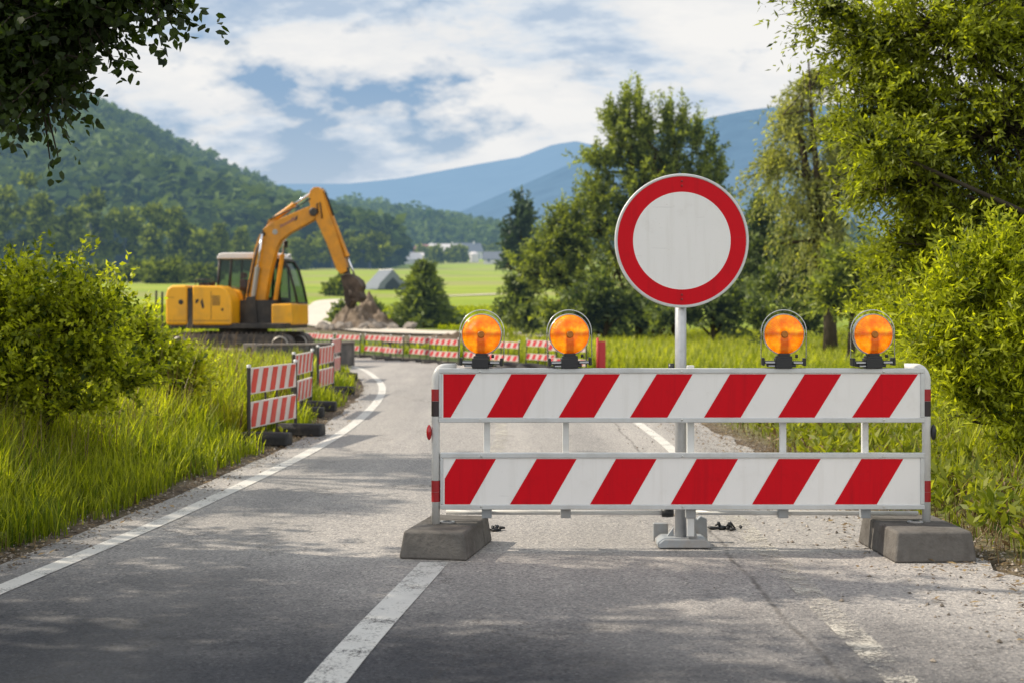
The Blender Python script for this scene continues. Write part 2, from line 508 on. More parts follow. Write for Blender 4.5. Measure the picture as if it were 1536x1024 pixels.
# polished wheel tracks
for xc_ in (-1.45, .55):
    wt = ramp(nt, math_n(nt, 'ABSOLUTE', math_n(nt, 'SUBTRACT', sepo.outputs[0], xc_)), [(.10, (.20, .20, .20)), (.42, (0, 0, 0))])
    c2 = mixc(nt, wt.outputs[0], c2, (.20, .19, .18))
# oil drips
oil = ramp(nt, noise(nt, v, 3.1, 4, .5), [(.70, (0, 0, 0)), (.76, (.5, .5, .5))]); c2 = mixc(nt, oil.outputs[0], c2, (.09, .085, .08))
# dusty sand blown over the right lane edge
du = ramp(nt, math_n(nt, 'ADD', math_n(nt, 'MULTIPLY', sepo.outputs[0], .25), noise(nt, v, 2.6, 7, .7)), [(1.08, (0, 0, 0)), (1.35, (.6, .6, .6))])
c2 = mixc(nt, du.outputs[0], c2, (.46, .40, .34))
b = N(nt, 'ShaderNodeBsdfPrincipled', inp={'Roughness': .82, 'Specular IOR Level': .35}); nt.links.new(c2, b.inputs['Base Color'])
bp = N(nt, 'ShaderNodeBump', inp={'Strength': .55, 'Distance': .006})
hh = math_n(nt, 'ADD', ag.outputs['Distance'], math_n(nt, 'MULTIPLY', noise(nt, v, 160, 3, .7), .8)); hh = math_n(nt, 'SUBTRACT', hh, cf)
nt.links.new(hh, bp.inputs['Height']); nt.links.new(bp.outputs[0], b.inputs['Normal'])
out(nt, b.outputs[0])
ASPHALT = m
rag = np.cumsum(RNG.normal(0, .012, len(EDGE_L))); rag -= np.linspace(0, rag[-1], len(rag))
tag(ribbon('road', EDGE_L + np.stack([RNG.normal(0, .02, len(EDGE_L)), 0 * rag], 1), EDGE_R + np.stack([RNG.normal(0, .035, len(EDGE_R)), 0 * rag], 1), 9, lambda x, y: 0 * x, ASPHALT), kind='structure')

def paint(name, wear, tone=(.78, .77, .74)):
    m, nt = new_mat(name)
    tcn = N(nt, 'ShaderNodeTexCoord'); v = tcn.outputs['Object']
    n1 = math_n(nt, 'ADD', math_n(nt, 'MULTIPLY', noise(nt, v, 70, 4, .8), .55), math_n(nt, 'MULTIPLY', noise(nt, v, 5, 6, .7), .5))
    f = ramp(nt, n1, [(wear - .05, (0, 0, 0)), (wear + .06, (1, 1, 1))])
    b = N(nt, 'ShaderNodeBsdfPrincipled', inp={'Roughness': .7, 'Specular IOR Level': .3})
    c = mixc(nt, noise(nt, v, 9, 5, .7), tuple(x * .72 for x in tone), tone)
    nt.links.new(c, b.inputs['Base Color'])
    tr = N(nt, 'ShaderNodeBsdfTransparent'); mx = N(nt, 'ShaderNodeMixShader')
    nt.links.new(f.outputs[0], mx.inputs[0]); nt.links.new(tr.outputs[0], mx.inputs[1]); nt.links.new(b.outputs[0], mx.inputs[2])
    out(nt, mx.outputs[0])
    return m
zl = lambda x, y: 0 * x + .004
pm = paint('road_paint', .43, (.74, .71, .66)); pm2 = paint('faded_road_paint', .545, (.62, .58, .51)); pm3 = paint('centre_line_paint', .45, (.72, .70, .66))
tag(ribbon('edge_line', offset(LINE_L, -.055), offset(LINE_L, .055), 2, zl, pm), kind='structure')
far = LINE_R[:, 1] > 9.2
tag(ribbon('edge_line', offset(LINE_R, -.05)[far], offset(LINE_R, .05)[far], 2, zl, pm), kind='structure')
tag(ribbon('edge_line', offset(LINE_R, -.06)[~far], offset(LINE_R, .06)[~far], 2, zl, pm2), kind='structure')
CEN = np.array([(-.95, -2), (-.78, 2.2), (-.62, 4.73), (-.38, 6.95)])
cc = catmull(CEN, 8)
tag(ribbon('centre_line', offset(cc, -.07), offset(cc, .07), 2, zl, pm3), kind='structure')
cc = catmull([(-.14, 12.2), (-.10, 14), (-.16, 16.6)], 8)
tag(ribbon('centre_line', offset(cc, -.06), offset(cc, .06), 2, zl, pm2), kind='structure')

# ------------------------------------------------------------------ pale track that winds off behind the excavator
def world_on_ground(px, d):
    x = (px - CX) / F * d
    return (x, d)
tr = catmull([(3.0, 49), (-1, 50.5), (-3.85, 52), (-5.6, 55), (-6.9, 58), (-7.8, 60.5), (-8.75, 64.5), (-9.65, 70), (-10.9, 80), (-11.8, 90), (-12.3, 102), (-9, 114), (-1, 124)], 14)
trm, nt = new_mat('gravel_track')
tcn = N(nt, 'ShaderNodeTexCoord')
cr = ramp(nt, noise(nt, tcn.outputs['Object'], 1.5, 8, .7), [(.3, (.52, .45, .37)), (.7, (.74, .67, .57))])
b = N(nt, 'ShaderNodeBsdfPrincipled', inp={'Roughness': .95, 'Specular IOR Level': .1}); nt.links.new(cr.outputs[0], b.inputs['Base Color'])
out(nt, haze(nt, b.outputs[0], 2600))
wd = np.interp(tr[:, 1], [48, 60, 90, 140], [1.25, 1.05, 1.1, .9])
tl, trr = [], []
tt = np.gradient(tr, axis=0); tt /= np.linalg.norm(tt, axis=1)[:, None]; nn_ = np.stack([tt[:, 1], -tt[:, 0]], 1)
tag(ribbon('path', tr - nn_ * wd[:, None], tr + nn_ * wd[:, None], 7, lambda x, y: terrain(x, y) + .07, trm), kind='structure')

# ------------------------------------------------------------------ hills
def hill(name, crest, Yf, Yr, foot_py, mat, nt_=14, seed=0, rough=0.0, back=1.5):
    """slope from a foot line at depth Yf up to a ridge at depth Yr, then down behind"""
    pxs = np.linspace(crest[0][0], crest[-1][0], 140)
    cy = np.interp(pxs, [c[0] for c in crest], [c[1] for c in crest])
    V = []
    for px, py in zip(pxs, cy):
        u = (px - CX) / F
        zr = H + (HY - py) / F * Yr
        for k in range(nt_):
            t = k / (nt_ - 1)
            y = Yf + (Yr - Yf) * t
            z0 = base_z(y) - 3
            zf = base_z(Yf) - 3
            e = t ** .85
            z = zf + (zr - zf) * e
            z = max(z, z0) + rough * vnoise(u * y, y, Yr * .06, seed) * math.sin(math.pi * min(1, t)) * (zr - zf)
            V.append((u * y, y, z))
        for k in range(1, 5):
            y = Yr + (Yr - Yf) * back * k / 4
            V.append((u * y, y, max(zr * (1 - k / 4), -30)))
    n = nt_ + 4
    me = grid_mesh(name, V, len(pxs), n)
    if me.polygons[0].normal.z < 0: me.flip_normals()
    o = tag(link_mesh(name, me, mat, smooth=True), kind='structure')
    return o, np.array(V).reshape(len(pxs), n, 3)[:, :nt_]

def hill_mat(name, c1, c2, hz, scale, low=0):
    m, nt = new_mat(name)
    tcn = N(nt, 'ShaderNodeTexCoord')
    r = ramp(nt, noise(nt, tcn.outputs['Object'], scale, 8, .68), [(.35, c1), (.65, c2)])
    b = N(nt, 'ShaderNodeBsdfPrincipled', inp={'Roughness': 1.0, 'Specular IOR Level': .05}); nt.links.new(r.outputs[0], b.inputs['Base Color'])
    bp = N(nt, 'ShaderNodeBump', inp={'Strength': 1.0, 'Distance': 9.0}); nt.links.new(noise(nt, tcn.outputs['Object'], scale * 3, 8, .75), bp.inputs['Height']); nt.links.new(bp.outputs[0], b.inputs['Normal'])
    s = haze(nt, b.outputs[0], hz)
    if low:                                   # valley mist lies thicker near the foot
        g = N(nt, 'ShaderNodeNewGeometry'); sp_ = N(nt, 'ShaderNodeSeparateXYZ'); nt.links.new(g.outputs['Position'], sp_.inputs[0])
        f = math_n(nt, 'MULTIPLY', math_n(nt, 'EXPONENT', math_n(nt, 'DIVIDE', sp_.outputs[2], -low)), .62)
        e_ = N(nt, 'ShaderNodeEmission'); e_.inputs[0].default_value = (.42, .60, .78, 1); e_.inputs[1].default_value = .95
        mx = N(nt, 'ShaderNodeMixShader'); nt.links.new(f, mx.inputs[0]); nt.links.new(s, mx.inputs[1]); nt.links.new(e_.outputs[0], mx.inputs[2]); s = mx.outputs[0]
    out(nt, s)
    return m
hm = hill_mat('wooded_hill', (.014, .032, .012), (.04, .065, .02), 3000, .05)
hm3 = hill_mat('haze_blue_mountain', (.008, .05, .11), (.045, .11, .18), 6800, .009, 260)  # blue of the distant haze put into the base colours
hm4 = hill_mat('far_haze_blue_mountain', (.02, .07, .14), (.06, .12, .19), 4300, .005, 480)  # haze blue painted into these base colours too
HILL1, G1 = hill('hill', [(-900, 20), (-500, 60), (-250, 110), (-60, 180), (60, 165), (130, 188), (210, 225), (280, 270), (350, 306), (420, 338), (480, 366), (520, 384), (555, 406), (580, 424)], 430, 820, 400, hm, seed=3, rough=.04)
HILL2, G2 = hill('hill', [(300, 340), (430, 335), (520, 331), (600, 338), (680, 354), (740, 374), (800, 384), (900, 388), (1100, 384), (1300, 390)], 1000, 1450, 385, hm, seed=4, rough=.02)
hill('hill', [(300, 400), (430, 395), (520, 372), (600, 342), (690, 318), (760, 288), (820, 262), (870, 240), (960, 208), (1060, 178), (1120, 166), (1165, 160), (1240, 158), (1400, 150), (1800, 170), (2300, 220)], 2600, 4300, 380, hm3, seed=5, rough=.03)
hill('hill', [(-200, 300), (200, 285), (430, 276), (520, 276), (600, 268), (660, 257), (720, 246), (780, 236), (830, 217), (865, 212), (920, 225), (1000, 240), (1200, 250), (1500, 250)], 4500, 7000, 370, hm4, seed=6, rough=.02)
# ------------------------------------------------------------------ materials for the road works
def sheeting(name, col, grime, amt):
    m, nt = new_mat(name)
    tcn = N(nt, 'ShaderNodeTexCoord'); v = tcn.outputs['Object']
    n0 = noise(nt, v, 2.2, 5, .6)
    c = mixc(nt, n0, tuple(x * .90 for x in col), tuple(min(1, x * 1.04) for x in col))
    runs = noise(nt, mapped(nt, v, (26, 26, 1.6)), 1.0, 6, .65); blot = noise(nt, v, 7, 9, .72)
    f1 = ramp(nt, math_n(nt, 'MULTIPLY', runs, math_n(nt, 'ADD', n0, .5)), [(.50, (0, 0, 0)), (.78, (amt,) * 3)])
    f2 = ramp(nt, blot, [(.55, (0, 0, 0)), (.75, (amt,) * 3)])
    c = mixc(nt, f1.outputs[0], c, grime); c = mixc(nt, f2.outputs[0], c, grime)
    sc_ = ramp(nt, noise(nt, mapped(nt, v, (5, 5, 90), (0, .35, 0)), 1.0, 3, .5), [(.69, (0, 0, 0)), (.73, (.30, .30, .30))])
    c = mixc(nt, sc_.outputs[0], c, tuple(x * .55 + .05 for x in col))
    sp_ = ramp(nt, noise(nt, v, 120, 2, .5), [(.70, (0, 0, 0)), (.76, (.45, .45, .45))]); c = mixc(nt, sp_.outputs[0], c, grime)
    b = N(nt, 'ShaderNodeBsdfPrincipled', inp={'Roughness': .45, 'Specular IOR Level': .18}); nt.links.new(c, b.inputs['Base Color'])
    cell = N(nt, 'ShaderNodeTexVoronoi', feature='DISTANCE_TO_EDGE'); cell.inputs['Scale'].default_value = 170; cell.inputs['Randomness'].default_value = .15; nt.links.new(v, cell.inputs['Vector'])
    bp = N(nt, 'ShaderNodeBump', inp={'Strength': .12, 'Distance': .002}); nt.links.new(math_n(nt, 'ADD', math_n(nt, 'MINIMUM', cell.outputs['Distance'], .08), math_n(nt, 'MULTIPLY', noise(nt, v, 5, 3), 2.0)), bp.inputs['Height'])
    nt.links.new(bp.outputs[0], b.inputs['Normal'])
    out(nt, b.outputs[0])
    return m
M_WHITE = sheeting('white_sheeting', (.86, .84, .82), (.52, .48, .42), .20)
M_RED = sheeting('red_sheeting', (.62, .001, .010), (.24, .004, .01), .30)
M_ALU = plain('grey_aluminium', (.60, .61, .61), .42, .25, var=.08, vscale=8, dirt=(.35, .33, .30), dirt_amt=.45)
M_TUBE = plain('painted_tube', (.66, .66, .65), .4, 0, var=.06, vscale=5, dirt=(.40, .36, .31), dirt_amt=.5, bump=.05)
M_GALV = plain('galvanised_steel', (.50, .51, .53), .4, .45, var=.14, vscale=14, dirt=(.28, .26, .24), dirt_amt=.4)
M_SHOE = plain('dull_grey_steel', (.33, .35, .37), .5, .15, var=.15, vscale=10, dirt=(.30, .24, .18), dirt_amt=.7)
M_BLACK = plain('black_plastic', (.018, .019, .022), .42, spec=.5, var=.2, vscale=18)
M_RUBBER = plain('recycled_rubber', (.035, .035, .037), .75, spec=.3, var=.3, vscale=12, dirt=(.16, .14, .11), dirt_amt=.6, bump=.3, bscale=60)
M_CONC = plain('cast_concrete', (.15, .14, .13), .92, spec=.12, var=.45, vscale=9, dirt=(.07, .062, .056), dirt_amt=.9, bump=.7, bscale=38)
M_BANDR = plain('dark_red_tape', (.32, .012, .016), .35, var=.15, vscale=10)
M_BANDB = plain('black_tape', (.03, .018, .02), .4, var=.2, vscale=10)
M_STEEL = plain('bright_steel', (.62, .62, .60), .28, .85, var=.08, vscale=9)
M_REFL = plain('red_reflector', (.40, .01, .015), .18, var=.2, vscale=60, coat=.5)

DB = 7.3
def B(px, py, d=DB):
    p = P(px, py, d); return p
def xz(px, py, d=DB):
    p = P(px, py, d); return (p[0], p[2])

bar = empty('road_barricade', (P(1022, 460, DB)[0], DB, 0), 0, 'long white barricade across the road with two red striped boards', 'barricade')
BX = bar.location.x
def loc(p): return (p[0] - BX, p[1] - DB, p[2])

def clip_poly(poly, x0, x1):
    def clip(pl, f, c):
        o = []
        for i in range(len(pl)):
            a, b = pl[i], pl[(i + 1) % len(pl)]
            ia, ib = f(a[0], c), f(b[0], c)
            if ia: o.append(a)
            if ia != ib:
                t = (c - a[0]) / (b[0] - a[0]); o.append((c, a[1] + (b[1] - a[1]) * t))
        return o
    pl = clip(poly, lambda x, c: x >= c, x0)
    return clip(pl, lambda x, c: x <= c, x1) if pl else pl

def board(x0, x1, yt, yb, stripes, parent):
    """panel with an aluminium edge profile; stripes: (top x0, top x1, bottom x0, bottom x1) in photo pixels"""
    m = MB()
    a, b = loc(B(x0, yb)), loc(B(x1, yt))
    m.span((a[0], .0, a[2]), (b[0], .024, b[2]))
    m.mat = 1
    ft, fb = yt + 7.5, yb - 6.5
    for s in stripes:
        pl = clip_poly([(s[0], ft), (s[1], ft), (s[3], fb), (s[2], fb)], x0 + 5, x1 - 8)
        if len(pl) < 3: continue
        q = [loc(B(*p)) for p in pl]
        m.add([(p[0], -.0015, p[2]) for p in q], [tuple(range(len(q)))] )
    o = m.build('board', [M_WHITE, M_RED], parent)
    f = MB()
    t = 6.0 / F * DB
    f.span((a[0] - .006, -.009, b[2] - t), (b[0] + .006, .036, b[2] + .004))
    f.span((a[0] - .006, -.009, a[2] - .004), (b[0] + .006, .036, a[2] + t))
    f.span((a[0] - .006, -.007, a[2] + t), (a[0] + .010, .034, b[2] - t))
    f.span((b[0] - .016, -.007, a[2] + t), (b[0] + .006, .034, b[2] - t))
    f.build('frame', M_ALU, o, bevel=.004)
    for px in (x0 + 60, (x0 + x1) / 2, x1 - 60):
        for py in (yt + 3.5, yb - 3):
            c = loc(B(px, py)); r = MB(); r.lathe([(.0001, -.0125), (.006, -.012), (.007, -.009)], (c[0], 0, c[2]), 8); r.build('rivet', M_STEEL, o)
    return o

up = [(640, 714, 610, 676), (767, 821, 730, 784), (877, 930, 838, 891), (985, 1039, 945, 1001), (1095, 1150, 1056, 1111), (1207, 1262, 1167, 1222), (1321, 1377, 1278, 1334)]
lo = [(684, 744, 645, 705), (805, 865, 765, 826), (924, 985, 885, 946), (1045, 1107, 1006, 1068), (1168, 1231, 1128, 1190), (1292, 1355, 1252, 1315)]
board(660, 1385, 553, 632, up, bar)
board(662, 1385, 680, 762, lo, bar)

# end posts: round tube with a top that bends over towards the board
for side, px in ((-1, 653.5), (1, 1390.5)):
    m = MB()
    r = .0215
    x = loc(B(px, 600))[0]; zt = B(px, 545)[2]; zb = B(px, 786)[2] - .06
    pts = [(x, .012, zb), (x, .012, zt - .09)]
    for k in range(1, 9):
        t = math.pi / 2 * k / 8
        pts.append((x - side * .055 * (1 - math.cos(t)) * .75, .012 + .03 * (1 - math.cos(t)), zt - .09 + .068 * math.sin(t)))
    pts.append((x - side * .10, .06, zt - .022))
    m.tube(pts, r, 18)
    post = m.build('end_post', M_TUBE, bar, smooth=True)
    for (ya, yb_, mt) in ((583, 601, M_BANDR), (601, 624, M_BANDB), (720, 737, M_BANDR), (737, 752, M_BANDR)):
        k = MB(); za, zb2 = B(0, ya)[2], B(0, yb_)[2]
        k.tube([(x, .012, zb2 + .0005), (x, .012, za - .0005)], r + .0012, 18, caps=False)
        k.build('reflective_band', mt, post, smooth=True)
    k = MB()
    cx = x + side * .034; cz = B(0, 648)[2]
    k.lathe([(.001, -.012), (.030, -.010), (.036, 0), (.036, .012), (.001, .014)], (0, 0, 0), 20)
    k.v = [(cx + p[0] * .38, .0 + p[1], cz + p[2] * 1.1) for p in k.v]
    k.build('side_reflector', M_REFL if side < 0 else M_BLACK, post, smooth=True)
# slim uprights between the boards, their lower rail and its clamps
for px in (730, 849, 1037.5, 1177, 1301):
    m = MB(); x = loc(B(px, 600))[0]
    w_ = .017 if px != 1037.5 else .019
    m.span((x - w_, .040, B(0, 548 if px == 1037.5 else 560)[2]), (x + w_, .066, B(0, 777 if px != 1037.5 else 806)[2]))
    m.build('upright', M_TUBE, bar, bevel=.004)
    k = MB(); k.span((x - .026, .030, B(0, 778)[2]), (x + .026, .072, B(0, 764)[2])); k.build('rail_clamp', M_SHOE, bar, bevel=.004)
m = MB(); zr = B(0, 771)[2]
m.tube([loc((B(668, 0)[0], DB + .088, zr)), loc((B(1010, 0)[0], DB + .088, zr - .004))], .0125, 10)
m.tube([loc((B(1046, 0)[0], DB + .088, zr - .002)), loc((B(1384, 0)[0], DB + .088, zr - .006))], .0125, 10)
m.build('bottom_rail', M_TUBE, bar, smooth=True)
m = MB()
c = loc((B(1004, 0)[0], DB + .085, zr)); m.lathe([(.001, -.03), (.024, -.03), (.028, 0), (.024, .03), (.001, .03)], (0, 0, 0), 12, 'x'); m.v = [(p[0] + c[0], p[1] + c[1], p[2] + c[2]) for p in m.v]
m.build('rail_end_cap', M_BLACK, bar, smooth=True)

# concrete foot blocks
def block(name, label, d0, xa, xb, dx, depth, h, yaw, grooves):
    o = empty(name, ((xa + xb) / 2, d0, 0), yaw, label, 'foot block', 'concrete foot blocks of the barricade')
    w_ = xb - xa
    segs = []
    y = 0
    cuts = [0] + grooves + [depth]
    m = MB()
    for i in range(len(cuts) - 1):
        a_, b_ = cuts[i] + (.004 if i else 0), cuts[i + 1] - (.004 if i < len(cuts) - 2 else 0)
        tf = .022 if i == 0 else .0; tb = .022 if i == len(cuts) - 2 else 0.0
        tp = .020
        x0, x1 = -w_ / 2, w_ / 2
        m.add([(x0, a_, .0), (x1, a_, 0), (x1, b_, 0), (x0, b_, 0), (x0 + tp, a_ + tf, h), (x1 - tp, a_ + tf, h), (x1 - tp, b_ - tb, h), (x0 + tp, b_ - tb, h)],
              [(0, 3, 2, 1), (4, 5, 6, 7), (0, 1, 5, 4), (1, 2, 6, 5), (2, 3, 7, 6), (3, 0, 4, 7)])
    if grooves:
        m.span((-w_ / 2 + .02, grooves[0] - .02, .01), (w_ / 2 - .02, grooves[-1] + .02, h - .012))
    b = m.build('block', M_CONC, o, bevel=.014, seg=3)
    k = MB(); k.lathe([(.030, h - .01), (.040, h + .004), (.040, h + .008), (.024, h + .010)], (0, depth * .5, 0), 20, 'z'); k.build('post_socket', M_SHOE, o, smooth=True)
    return o
lb = block('foot_block', 'worn concrete foot block under the end post that has the red side reflector', 7.03, P(596, 0, 7.03)[0], P(702, 0, 7.03)[0], 0, .62, .138, -.19, [.44])
rb = block('foot_block', 'grooved concrete foot block beside the grassy verge under the barricade end', 6.95, P(1341, 0, 6.95)[0], P(1468, 0, 6.95)[0], 0, .62, .150, .05, [.30, .41])

# ------------------------------------------------------------------ no-entry disc on its own post
DS = 7.43
sg = empty('road_sign', (P(1021, 0, DS)[0], DS, 0), 0, 'round white prohibition sign with a red ring on a grey post behind the barricade', 'road sign')
SX, SZ, SR = 0, P(0, 362, DS)[2], 100 / F * DS
m = MB(); m.lathe([(.0001, -.052), (SR * .727, -.052)], (0, 0, SZ), 96); m.build('sign_face', M_WHITE, sg, smooth=True)
m = MB(); m.lathe([(SR * .727, -.052), (SR * .957, -.052)], (0, 0, SZ), 96); m.build('red_ring', M_RED, sg, smooth=True)
m = MB(); m.lathe([(SR * .957, -.0520), (SR * .966, -.056), (SR * .99, -.056), (SR, -.050), (SR, -.030), (SR * .97, -.028), (.0001, -.030)], (0, 0, SZ), 96); m.build('rim', M_ALU, sg, smooth=False)
for dz in (85, -84):
    for e in (-3.2, 3.6):
        m = MB(); m.lathe([(.0001, -.0565), (.0055, -.056), (.0065, -.052)], (0, 0, SZ + (dz + e) / F * DS), 10); m.build('bolt', M_BANDR, sg, smooth=True)
m = MB(); m.tube([(0, 0, .01), (0, 0, SZ + .25)], .030, 24); m.build('post', M_GALV, sg, smooth=True)
for dz in (.2, -.2):
    m = MB(); m.span((-.05, -.030, SZ + dz - .016), (.05, -.026, SZ + dz + .016)); m.tube([(-.05, 0, SZ + dz), (.05, 0, SZ + dz)], .034, 8); m.build('clamp', M_GALV, sg)
# foot: bolted steel shoe with two gussets
m = MB()
a, b_ = -36 / F * DS, 42 / F * DS
m.prism([(a, 0.004), (a, .030), (a + .03, .052), (b_ - .03, .052), (b_, .030), (b_, .004)], -.085, .10)
sh = m.build('foot_plate', M_SHOE, sg, bevel=.008)
m = MB(); m.prism([(.034, .05), (.034, .14), (.05, .14), (.085, .05)], -.05, -.03); m.build('gusset', M_SHOE, sh, bevel=.003); m = MB(); m.prism([(-.034, .05), (-.034, .10), (-.07, .05)], .02, .04); m.build('gusset', M_SHOE, sh, bevel=.003)
m = MB(); m.prism([(.06, .004), (.06, .10), (.085, .14), (.10, .12), (.12, .14), (.155, .125), (.16, .004)], .13, .17); m.build('stay_bracket', M_SHOE, sg, bevel=.006); m = MB(); m.prism([(-.13, .004), (-.13, .10), (-.05, .10), (-.05, .004)], .14, .17); m.build('stay_bracket', M_SHOE, sg, bevel=.006)
m = MB(); m.tube([(-.045, .03, SZ - (547 - 362) / F * DS - .04), (-.045, .03, SZ - (545 - 362) / F * DS)], .016, 12); m.build('clip', M_BLACK, sg, smooth=True)

# black scraps of strap on the asphalt
def scrap(label, px, d, z, s, seed):
    rg = np.random.default_rng(seed)
    m = MB()
    for i in range(9):
        p = np.array([rg.normal(0, s), rg.normal(0, s * .6), abs(rg.normal(0, s * .25)) + .008])
        q = p + rg.normal(0, s * .8, 3) * [1, .7, .35]; q[2] = max(.008, q[2]); r = (p + q) / 2 + rg.normal(0, s * .3, 3); r[2] = abs(r[2]) + .008
        m.tube([p, r, q], [.006, .011, .005], 6)
    vs, fs = blob((0, 0, s * .3), (s * 1.1, s * .5, s * .32), 2, .5, seed); m.add(vs, fs)
    o = m.build('rubber_scrap', M_BLACK, None, smooth=True)
    o.location = (P(px, 0, d)[0], d, z)
    tag(o, label, 'scrap', 'black rubber scraps on the road')
scrap('black torn rubber scrap lying on the sunlit road beside the foot of the sign', 1082, 8.0, 0, .035, 3)
scrap('small black rubber scrap on the road beside the foot block with the red reflector', 745, 7.95, 0, .028, 5)

# ------------------------------------------------------------------ amber lamps clamped to the top board
m, nt = new_mat('amber_lens')
tcn = N(nt, 'ShaderNodeTexCoord'); v = tcn.outputs['Object']
s3 = N(nt, 'ShaderNodeSeparateXYZ'); nt.links.new(v, s3.inputs[0])
rr = math_n(nt, 'SQRT', math_n(nt, 'ADD', math_n(nt, 'MULTIPLY', s3.outputs[0], s3.outputs[0]), math_n(nt, 'MULTIPLY', s3.outputs[2], s3.outputs[2])))
rings = math_n(nt, 'ABSOLUTE', math_n(nt, 'SINE', math_n(nt, 'MULTIPLY', rr, 520)))
ang = math_n(nt, 'ARCTAN2', s3.outputs[2], s3.outputs[0])
spokes = math_n(nt, 'ABSOLUTE', math_n(nt, 'SINE', math_n(nt, 'MULTIPLY', ang, 22)))
n1 = noise(nt, v, 22, 4, .6)
# the housing behind the lens shows through as a darker stem and cross bar
bx = math_n(nt, 'MULTIPLY', ramp(nt, math_n(nt, 'ABSOLUTE', s3.outputs[0]), [(.016, (1, 1, 1)), (.026, (0, 0, 0))]).outputs[0], ramp(nt, s3.outputs[2], [(.0, (1, 1, 1)), (.03, (0, 0, 0))]).outputs[0])
bz = ramp(nt, math_n(nt, 'ABSOLUTE', s3.outputs[2]), [(.004, (.8, .8, .8)), (.018, (0, 0, 0))]).outputs[0]
dk = math_n(nt, 'MAXIMUM', bx, bz)
c = ramp(nt, n1, [(.32, (.90, .19, .001)), (.5, (1.0, .34, .001)), (.68, (1.0, .56, .008))]).outputs[0]
c = mixc(nt, math_n(nt, 'MULTIPLY', dk, .55), c, (.55, .11, .002))
b = N(nt, 'ShaderNodeBsdfPrincipled', inp={'Roughness': .22, 'Coat Weight': .6, 'Coat Roughness': .08}); nt.links.new(c, b.inputs['Base Color'])
nt.links.new(c, b.inputs['Emission Color'])
gl = ramp(nt, noise(nt, v, 9, 2, .5), [(.36, (.35, .35, .35)), (.62, (1.15, 1.15, 1.15))])
nt.links.new(math_n(nt, 'MULTIPLY', gl.outputs[0], math_n(nt, 'SUBTRACT', 1.0, math_n(nt, 'MULTIPLY', dk, .75))), b.inputs['Emission Strength'])
bp = N(nt, 'ShaderNodeBump', inp={'Strength': .5, 'Distance': .004})
nt.links.new(math_n(nt, 'ADD', rings, math_n(nt, 'MULTIPLY', spokes, .6)), bp.inputs['Height']); nt.links.new(bp.outputs[0], b.inputs['Normal'])
tl_ = N(nt, 'ShaderNodeBsdfTranslucent'); nt.links.new(c, tl_.inputs[0])
mx = N(nt, 'ShaderNodeMixShader'); mx.inputs[0].default_value = .45; nt.links.new(b.outputs[0], mx.inputs[1]); nt.links.new(tl_.outputs[0], mx.inputs[2])
out(nt, mx.outputs[0])
M_AMBER = m
M_LRIM = plain('lamp_ring', (.50, .49, .46), .3, .8, var=.15, vscale=20)

def make_lamp(label):
    o = empty('warning_lamp', (0, 0, 0), 0, label, 'warning lamp', 'amber warning lamps on the barricade')
    R = 30 / F * DB; zc = .171
    m = MB(); m.lathe([(.018, -.034), (R * .35, -.037), (R * .7, -.031), (R * .93, -.020), (R * .97, -.010)], (0, 0, 0), 56)
    lens = m.build('lens', M_AMBER, o, smooth=True); lens.location = (0, 0, zc)
    m = MB(); m.lathe([(.0001, -.041), (.006, -.043), (.009, -.041), (.011, -.043), (.016, -.041), (.019, -.033)], (0, 0, 0), 24)
    hub = m.build('lens_hub', plain('lens_hub_amber', (.45, .15, .01), .3, var=.1), lens, smooth=True) if 'lens_hub_amber' not in bpy.data.materials else m.build('lens_hub', bpy.data.materials['lens_hub_amber'], lens, smooth=True)
    m = MB(); m.lathe([(R * .97, -.010), (R * .99, -.016), (R * 1.02, -.014), (R * 1.03, 0), (R * 1.03, .016), (R * 1.0, .026)], (0, 0, zc), 56); m.build('lens_ring', M_LRIM, o, smooth=True)
    m = MB(); m.lathe([(R * .97, .012), (R * .93, .022), (R * .7, .033), (R * .35, .039), (.0001, .040)], (0, 0, 0), 56); r = m.build('lens', M_AMBER, o, smooth=True); r.location = (0, 0, zc)
    # wire guard over the top
    m = MB(); g = R * 1.12
    pts = [(-g, .004, .052)] + [(-g * math.cos(t), .004, zc + .012 + g * math.sin(t) * .98) for t in np.linspace(0, math.pi, 26)] + [(g, .004, .052)]
    m.tube(pts, .0024, 8); m.build('guard_wire', M_STEEL, o, smooth=True)
    # neck and clamp shoe
    m = MB(); m.span((-.030, -.022, .050), (.030, .026, zc - R * .93)); m.span((-.040, -.028, .045), (.040, .034, .062)); m.build('neck', M_BLACK, o, bevel=.005)
    m = MB(); m.span((-.108, -.022, .020), (.108, .030, .036)); m.span((-.085, -.030, .005), (.060, .036, .020)); m.span((-.045, -.036, .0), (.040, .042, .050))
    m.span((-.112, -.026, .012), (-.098, .032, .052)); m.span((.098, -.026, .012), (.112, .032, .052))
    cl_ = m.build('clamp', M_BLACK, o, bevel=.004)
    for a_, b2_ in (((-.095, -.0255, .0245), (-.046, -.0228, .033)), ((.048, -.0255, .0245), (.095, -.0228, .033)), ((-.08, -.0325, .0085), (-.048, -.0305, .014))):
        m = MB(); m.span(a_, b2_); m.build('metal_strip', M_GALV, cl_)
    m = MB(); m.tube([(.055, -.03, .062), (.068, -.03, .062)], .009, 10); m.build('wing_nut', M_BLACK, o, smooth=True)
    return o
L0 = make_lamp('')
ztop = B(0, 553)[2] + .005
